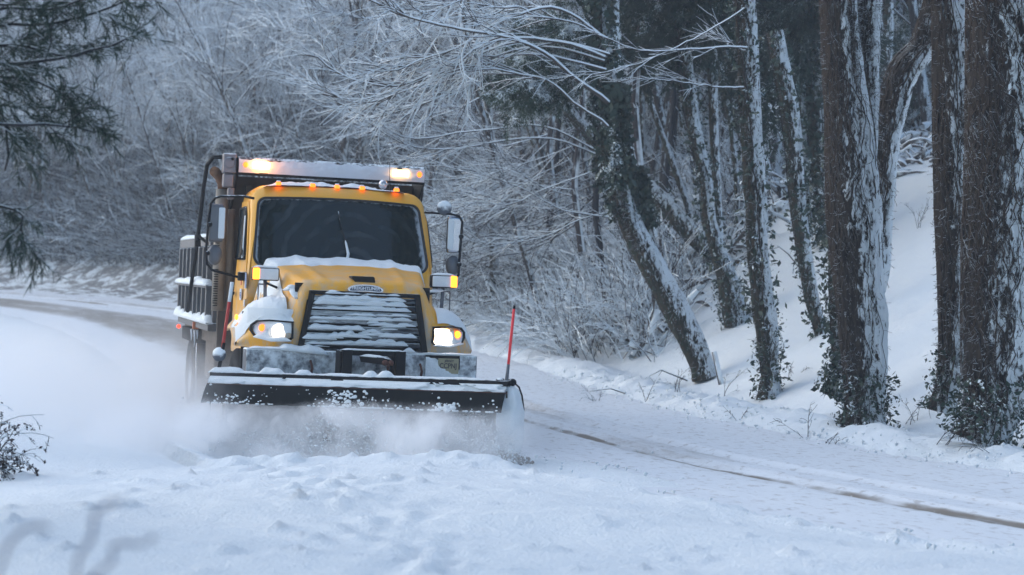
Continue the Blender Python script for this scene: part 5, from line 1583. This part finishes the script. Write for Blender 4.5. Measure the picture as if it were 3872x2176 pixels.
# pine hanging into the top left corner, nearer than the truck
pine('pine_tree', 'dark pine boughs hanging into the top left corner in front of the hillside', [(-900, -900), (-840, 0), (-800, 700), (-780, 1500), (-780, 1800)], (420, 420, 420, 430, 460),
     [[(500, 150), (400, 170), (300, 210), (200, 232), (100, 225), (-60, 250), (-400, 300), (-800, 330)],
      [(490, 20), (380, 60), (300, 100), (180, 115), (60, 120), (-100, 120), (-400, 100), (-800, 60)],
      [(380, 200), (330, 235), (240, 235), (160, 170), (90, 165), (60, 195), (-80, 190), (-800, 100)],
      [(390, 500), (330, 500), (260, 470), (200, 465), (150, 485), (0, 475), (-300, 420), (-800, 400)],
      [(60, 860), (90, 800), (60, 770), (0, 775), (-300, 760), (-800, 700)],
      [(130, 420), (120, 380), (60, 350), (0, 335), (-200, 330), (-800, 380)],
      [(30, 680), (60, 560), (60, 450), (0, 400), (-100, 380), (-800, 420)],
      [(200, -60), (100, -20), (0, 10), (-200, 20), (-800, -100)],
      [(520, -30), (400, -60), (260, -50), (100, -80), (-800, -200)],
      [(330, 40), (200, 60), (100, 70), (0, 60), (-200, 60), (-800, 0)],
      [(240, 350), (180, 300), (120, 270), (0, 260), (-200, 260), (-800, 250)]],
     12.0, 75, 12, 10500, .5, .085, .0036, 'needles', None, .022, .4, .8)

# trees standing behind the camera: seen only as reflections in the windshield --------------------------------
# (left out of the picture itself, they darken the glass as the real roadside trees do)
def tall_pine(x, y, h, seed, label, r=2.6, n=15000):
    rg = np.random.default_rng(seed)
    z0 = float(ground_z(np.array([x]), np.array([y]))[0])
    root = empty('pine_tree', (x, y, z0)); tag(root, label, 'tree', 'tall pines beside and behind the camera')
    tr = np.stack([np.zeros(12), np.zeros(12), np.linspace(-.3, h, 12)], 1)[None]
    link('trunk', np_mesh('trunk', *tubes(tr, np.linspace(.28, .05, 12)[None], 10)), M['ivy_bark'], root)
    m_ = 90; t = rg.random(m_) ** .8 * .78 + .2; az = rg.uniform(0, 6.283, m_)
    d = np.stack([np.cos(az), np.sin(az), np.full(m_, .1)], 1); L = r * (1.15 - t) * rg.uniform(.8, 1.2, m_) * 1.5
    lm = grow(np.stack([0 * t, 0 * t, t * h], 1), d, L, 8, .05, .03, rg)
    a = Acc(); a.add(*tubes(lm, .03 * np.linspace(1, .3, 8)[None] * np.ones((m_, 1)), 4))
    link('limbs', a.mesh('limbs'), M['branch_dark'], root)
    i = rg.integers(0, m_, n); p, tg = at_t(lm, i, rg.random(n)); p = p + rg.normal(size=p.shape) * .22
    V, Q = leaf_quads(p, rg.normal(size=p.shape), .19, rg, 1.6)
    link('needles', np_mesh('needles', V, Q, smooth=False), M['needles'], root)
tall_pine(-1.7, 4.4, 36, 81, 'tall dark pine standing just left of the camera', 2.5, 34000)
tall_pine(-9.5, 3, 26, 82, 'tall dark pine standing far left of the camera')
tall_pine(10.9, 14.9, 25, 83, 'tall dark pine on the right bank near the thickest vine trunk', 2.7, 30000)
tall_pine(15.5, 2, 22, 84, 'tall dark pine across the road right of the camera')

# ================================================================== AIR AND BLOWING SNOW
bx = MB().box((-232, -100, -6), (232, 275, 46)).obj('haze', None)
m = bpy.data.materials.new('haze_air'); m.use_nodes = True; t = m.node_tree
t.nodes.remove(t.nodes["Principled BSDF"])
pv = t.nodes.new("ShaderNodeVolumePrincipled"); pv.inputs["Color"].default_value = (.86, .92, 1, 1); pv.inputs["Density"].default_value = .0015; pv.inputs["Anisotropy"].default_value = .2
lk(t, pv.outputs[0], t.nodes["Material Output"].inputs["Volume"])
bx.data.materials.append(m); tag(bx, 'cold hazy air', None, None, 'stuff')

sp_ = MB().box((-13.5, 15.6, .0), (1.2, 31, 2.4)).obj('blowing_snow', None)
m = bpy.data.materials.new('snow_spray'); m.use_nodes = True; t = m.node_tree
t.nodes.remove(t.nodes["Principled BSDF"])
tc = N(t, 'TexCoord'); sx = N(t, 'SeparateXYZ'); lk(t, tc.outputs['Object'], sx.inputs[0])
x_, y_, z_ = sx.outputs
wv = mapped(t, tc.outputs['Object'], (1, 1, 1), (0, R(25), 0))
n1 = noise(t, 1.1, wv, 4, .65, .6); n2 = noise(t, 6.5, wv, 5, .75, 1.3)
nn = math_(t, 'MULTIPLY_ADD', n2, .60, math_(t, 'MULTIPLY', n1, .9))
# distance in front of the blade line
yb = math_(t, 'MULTIPLY_ADD', math_(t, 'ADD', x_, 3.03), -.31, 19.55)
fr = math_(t, 'SUBTRACT', yb, y_)
A1 = math_(t, 'MULTIPLY', ramp(t, fr, -.28, .0), ramp(t, fr, 1.6, .35))
A1 = math_(t, 'MULTIPLY', A1, math_(t, 'MULTIPLY', ramp(t, x_, .35, -.15), ramp(t, x_, -5.5, -3.0)))
hz = math_(t, 'MULTIPLY_ADD', nn, .38, .22)
A1 = math_(t, 'MULTIPLY', A1, ramp(t, math_(t, 'SUBTRACT', z_, hz), .14, -.14))
A1 = math_(t, 'MULTIPLY', A1, ramp(t, nn, .66, .84, .3, 15.0))
A1 = math_(t, 'MULTIPLY', A1, ramp(t, x_, .1, -1.9, .15, 1.0))
# plume rolling off to the left and behind
hh = math_(t, 'MULTIPLY_ADD', math_(t, 'ADD', x_, 2.6), -.13, .35)
hh = math_(t, 'MULTIPLY_ADD', nn, .62, hh)
A2 = ramp(t, math_(t, 'SUBTRACT', z_, hh), .35, -.75)
A2 = math_(t, 'MULTIPLY', A2, math_(t, 'MULTIPLY', ramp(t, x_, -2.3, -4.2), ramp(t, x_, -9.5, -6.0)))
A2 = math_(t, 'MULTIPLY', A2, math_(t, 'MULTIPLY', ramp(t, y_, 16.2, 18.5), ramp(t, y_, 28, 21)))
A2 = math_(t, 'MULTIPLY', A2, ramp(t, nn, .58, .92, .04, 1.25))
den = math_(t, 'ADD', A1, A2)
pv = t.nodes.new("ShaderNodeVolumePrincipled"); pv.inputs["Color"].default_value = (.985, .99, 1, 1); pv.inputs["Anisotropy"].default_value = .1
lk(t, den, pv.inputs["Density"])
lk(t, pv.outputs[0], t.nodes["Material Output"].inputs["Volume"])
sp_.data.materials.append(m); tag(sp_, 'cloud of powder snow blowing off the plow blade to the left', None, None, 'stuff')

# ---- clods and powder thrown off the blade --------------------------------------------------------
rg = np.random.default_rng(515)
def clods(name, C0, sz, mat, label):
    n = len(C0)
    base = np.array([(1, 0, 0), (0, 1, 0), (-1, 0, 0), (0, -1, 0), (0, 0, 1), (0, 0, -1)], float)
    tri = np.array([(0, 1, 4), (1, 2, 4), (2, 3, 4), (3, 0, 4), (1, 0, 5), (2, 1, 5), (3, 2, 5), (0, 3, 5)])
    V = C0[:, None] + base[None] * sz[:, None, None] * rg.uniform(.6, 1.3, (n, 6, 1))
    me = np_mesh(name, V.reshape(-1, 3), None, (tri[None] + np.arange(n)[:, None, None] * 6).reshape(-1, 3))
    return tag(link(name, me, mat), label, None, None, 'stuff')
n = 20000
u = rg.random(n); x = -3.4 + 3.45 * u ** .8; fr = np.abs(rg.normal(size=n)) * .42 - .1
y = 19.55 - (x + 3.03) * .31 - fr
z = .05 + rg.random(n) ** 1.5 * (.60 - .25 * np.clip(fr, 0, 1)) * (.8 + .4 * vnoise(x * 2.3, y * 0 + 1))
clods('flying_snow', np.stack([x, y, z], 1), .003 + .011 * rg.random(n) ** 4, M['snow_fine'], 'loose snow clods flying in front of the plow blade')
n = 1500
x = rg.normal(size=n) * .12 - .16; y = 18.45 + (x + .1) * -.4 + rg.normal(size=n) * .07; 
hgt = .10 * np.exp(-((x + .10) / .30) ** 2)
z = .02 + hgt * rg.random(n) + ground_z(x, y) * .8
clods('slush_debris', np.stack([x, y, z], 1), .006 + .022 * rg.random(n) ** 3, plain('dirty_slush', (.17, .14, .11), .8), 'brown gritty slush piling at the right end of the blade')
# crumbs scattered over the road and verge
n = 5000
s0 = rg.uniform(6, 34, n); off = np.where(rg.random(n) < .55, 3.2 + rg.normal(size=n) * .6, rg.uniform(-1.5, 3.6, n))
ii = np.clip(np.searchsorted(sarc, np.interp(s0, [0, 40], [sarc[np.argmin(abs(RC[:, 1] - 7))], sarc[np.argmin(abs(RC[:, 1] - 36))]])), 0, len(RC) - 1)
x = RC[ii, 0] + rt[ii, 0] * off; y = RC[ii, 1] + rt[ii, 1] * off
clods('snow_crumbs', np.stack([x, y, ground_z(x, y) + .03], 1), .006 + .022 * rg.random(n) ** 4, M['snow_fine'], 'crumbs of ploughed snow along the edge of the road')

# ---- weeds and sticks on the bank ------------------------------------------------------------------------
def weed(x, y, label, n, h, seed, name='weed', r=.004, lean=0, cat='dry weed', heads=False, mat='branch_dark', grav=.05, group=None, spreadx=.4):
    rg = np.random.default_rng(seed); z = float(ground_z(np.array([x]), np.array([y]))[0])
    root = empty(name, (x, y, z)); tag(root, label, cat, group)
    p0 = rg.normal(size=(n, 3)) * [.04, .04, 0]; p0[:, 2] = -.03
    d = np.stack([rg.normal(size=n) * spreadx + lean, rg.normal(size=n) * .3, np.ones(n)], 1)
    st = grow(p0, d, h * rg.uniform(.6, 1.1, n), 10, .08, grav, rg)
    a = Acc(); a.add(*tubes(st, r * np.linspace(1, .4, 10)[None] * np.ones((n, 1)), 4))
    j = np.repeat(np.arange(n), 9); p, tg = at_t(st, j, .25 + .75 * rg.random(len(j)))
    tw = grow(p, side_dirs(tg, rg, .8, .1), h * .24 * rg.uniform(.4, 1.2, len(j)), 6, .12, grav * 1.5, rg)
    a.add(*tubes(tw, r * .5 * np.ones((len(tw), 6)), 3))
    link('stems', a.mesh('stems'), M[mat], root)
    if heads:
        k = rg.integers(0, len(tw), 60 * n); p, tg = at_t(tw, k, .35 + .65 * rg.random(len(k)) ** .6)
        V, Q = leaf_quads(p + rg.normal(size=p.shape) * .004, rg.normal(size=p.shape), .010, rg, 1.3)
        link('seed_heads', np_mesh('seed_heads', V, Q, smooth=False), plain('seed_head', (.03, .022, .025), .9), root)
    return root
def at_px(px, py, guess):
    """ground point under a photo pixel"""
    D = guess
    for _ in range(60):
        p = P(px, py, D); e = p.z - float(ground_z(np.array([p.x]), np.array([p.y]))[0])
        D += np.clip(e, -.4, .4) * 4
        D = min(60, max(6, D))
    p = P(px, py, D); return p.x, p.y
wd_ = [(2790, 1590, 'sprig of dry weed alone on the smooth snow left of the forked trunk base'), (3560, 1680, 'short dry stalk sticking up below the straight vine covered trunk'), (3450, 1600, 'pair of upright stalks between the forked and the straight trunks'),
       (3050, 1660, 'bent dry twig near the heaped snow at the road edge'), (3120, 1690, 'thin leaning stalk nearest the heaped snow at the road edge'), (2560, 1480, 'arched twig on the slope below the heavy leaning trunk'),
       (2440, 1520, 'small brown leafed stalk low on the slope right of the blade'), (2740, 1500, 'crooked twig between the leaning trunk and the slim streaked trunk'), (3000, 1420, 'small twig below the thin dark ivy trunk'),
       (3750, 1700, 'dry grass tuft at the foot of the thickest trunk'), (2270, 1530, 'grey weed tuft on the slope right of the marker rod'), (3480, 860, 'dark leaf clump lying high on the snowy slope')]
for k, (px, py, lab) in enumerate(wd_):
    x, y = at_px(px, py, 24)
    weed(x, y, lab, 2 + k % 3, .28 + .1 * (k % 4), 700 + k, lean=(-.4, .3, 0)[k % 3], r=.005)
for k, (a_, b_, c_) in enumerate([((2370, 1490), (2310, 1470), (2230, 1480)), ((2600, 1440), (2500, 1400), (2420, 1440)), ((2510, 1310), (2400, 1290), (2330, 1255)), ((2470, 1340), (2400, 1310), (2260, 1290)), ((3020, 1010), (2980, 960), (2940, 930))]):
    gx, gy = at_px(*a_, 28)
    q = [P(a_[0], a_[1], gy), P(b_[0], b_[1], gy), P(c_[0], c_[1], gy - .2)]
    st = MB().tube(q, [.014, .011, .005], 6).obj('fallen_branch', M['branch'], None, smooth=True)
    tag(st, ['fallen branch lying lowest on the slope right of the blade', 'fallen branch beside the foot of the heavy leaning trunk', 'snow topped branch lying across the bank left of the leaning trunk', 'long snow topped branch reaching toward the marker rod', 'bare stick poking out left of the thin dark ivy trunk'][k], 'branch', 'fallen branches on the bank')

# pale stake leaning beside the leaning trunk
MBs = MB().tube([P(2700, 1330, 29.3), P(2733, 1475, 29.3)], [.04, .05], 10).obj('snowy_stake', M['branch_white'], None, smooth=True)
tag(MBs, 'pale snow coated stake leaning right of the heavy leaning trunk foot', 'stake')

# dark seedy shrub at the left edge, and out of focus twigs close to the camera
for k, (px, py, h, ln, lab) in enumerate([(-150, 1760, .85, .45, 'dry shrub with drooping seed heads at the left edge of the foreground snow'), (-110, 1780, .5, .7, 'lower dry shrub bending right below the seed headed one at the left edge')]):
    p = P(px, py, 15.0)
    weed(p.x, 15.0, lab, 11, h, 800 + k, name='dry_shrub', r=.006, lean=ln, cat='shrub', heads=True, mat='branch_dark', grav=.16, group='dry shrubs at the left edge')
tk = plain('blurred_twig', (.14, .14, .18), .8)
for k, (pts, D, rr, lab) in enumerate([
    ([(-60, 2330), (30, 2060), (90, 2000), (150, 1988), (190, 2000)], 2.9, .0036, 'blurred twig arching up from the bottom left corner'),
    ([(270, 2400), (285, 2180), (295, 2110), (345, 2040), (360, 1940), (410, 1905), (470, 1888)], 2.9, .0036, 'blurred crooked twig bending right near the bottom left'),
    ([(330, 2400), (350, 2180), (430, 2120), (420, 2070), (460, 2055), (540, 2060)], 2.9, .0036, 'blurred zigzag twig ending in a bud near the bottom left')]):
    q = [P(x, y, D) for x, y in pts]; q = [Vector((q[0].x, q[0].y, .3))] + q
    tw_ = MB().tube(q, [rr] * (len(q) - 1) + [rr * .7], 8)
    if k == 2: tw_.ball(P(575, 2035, D), .005, 10, 7).tube([P(540, 2060, D), P(575, 2035, D)], rr * .6, 6)
    tag(tw_.obj('twig', tk, None, smooth=True), lab, 'twig', 'out of focus twigs close to the camera')
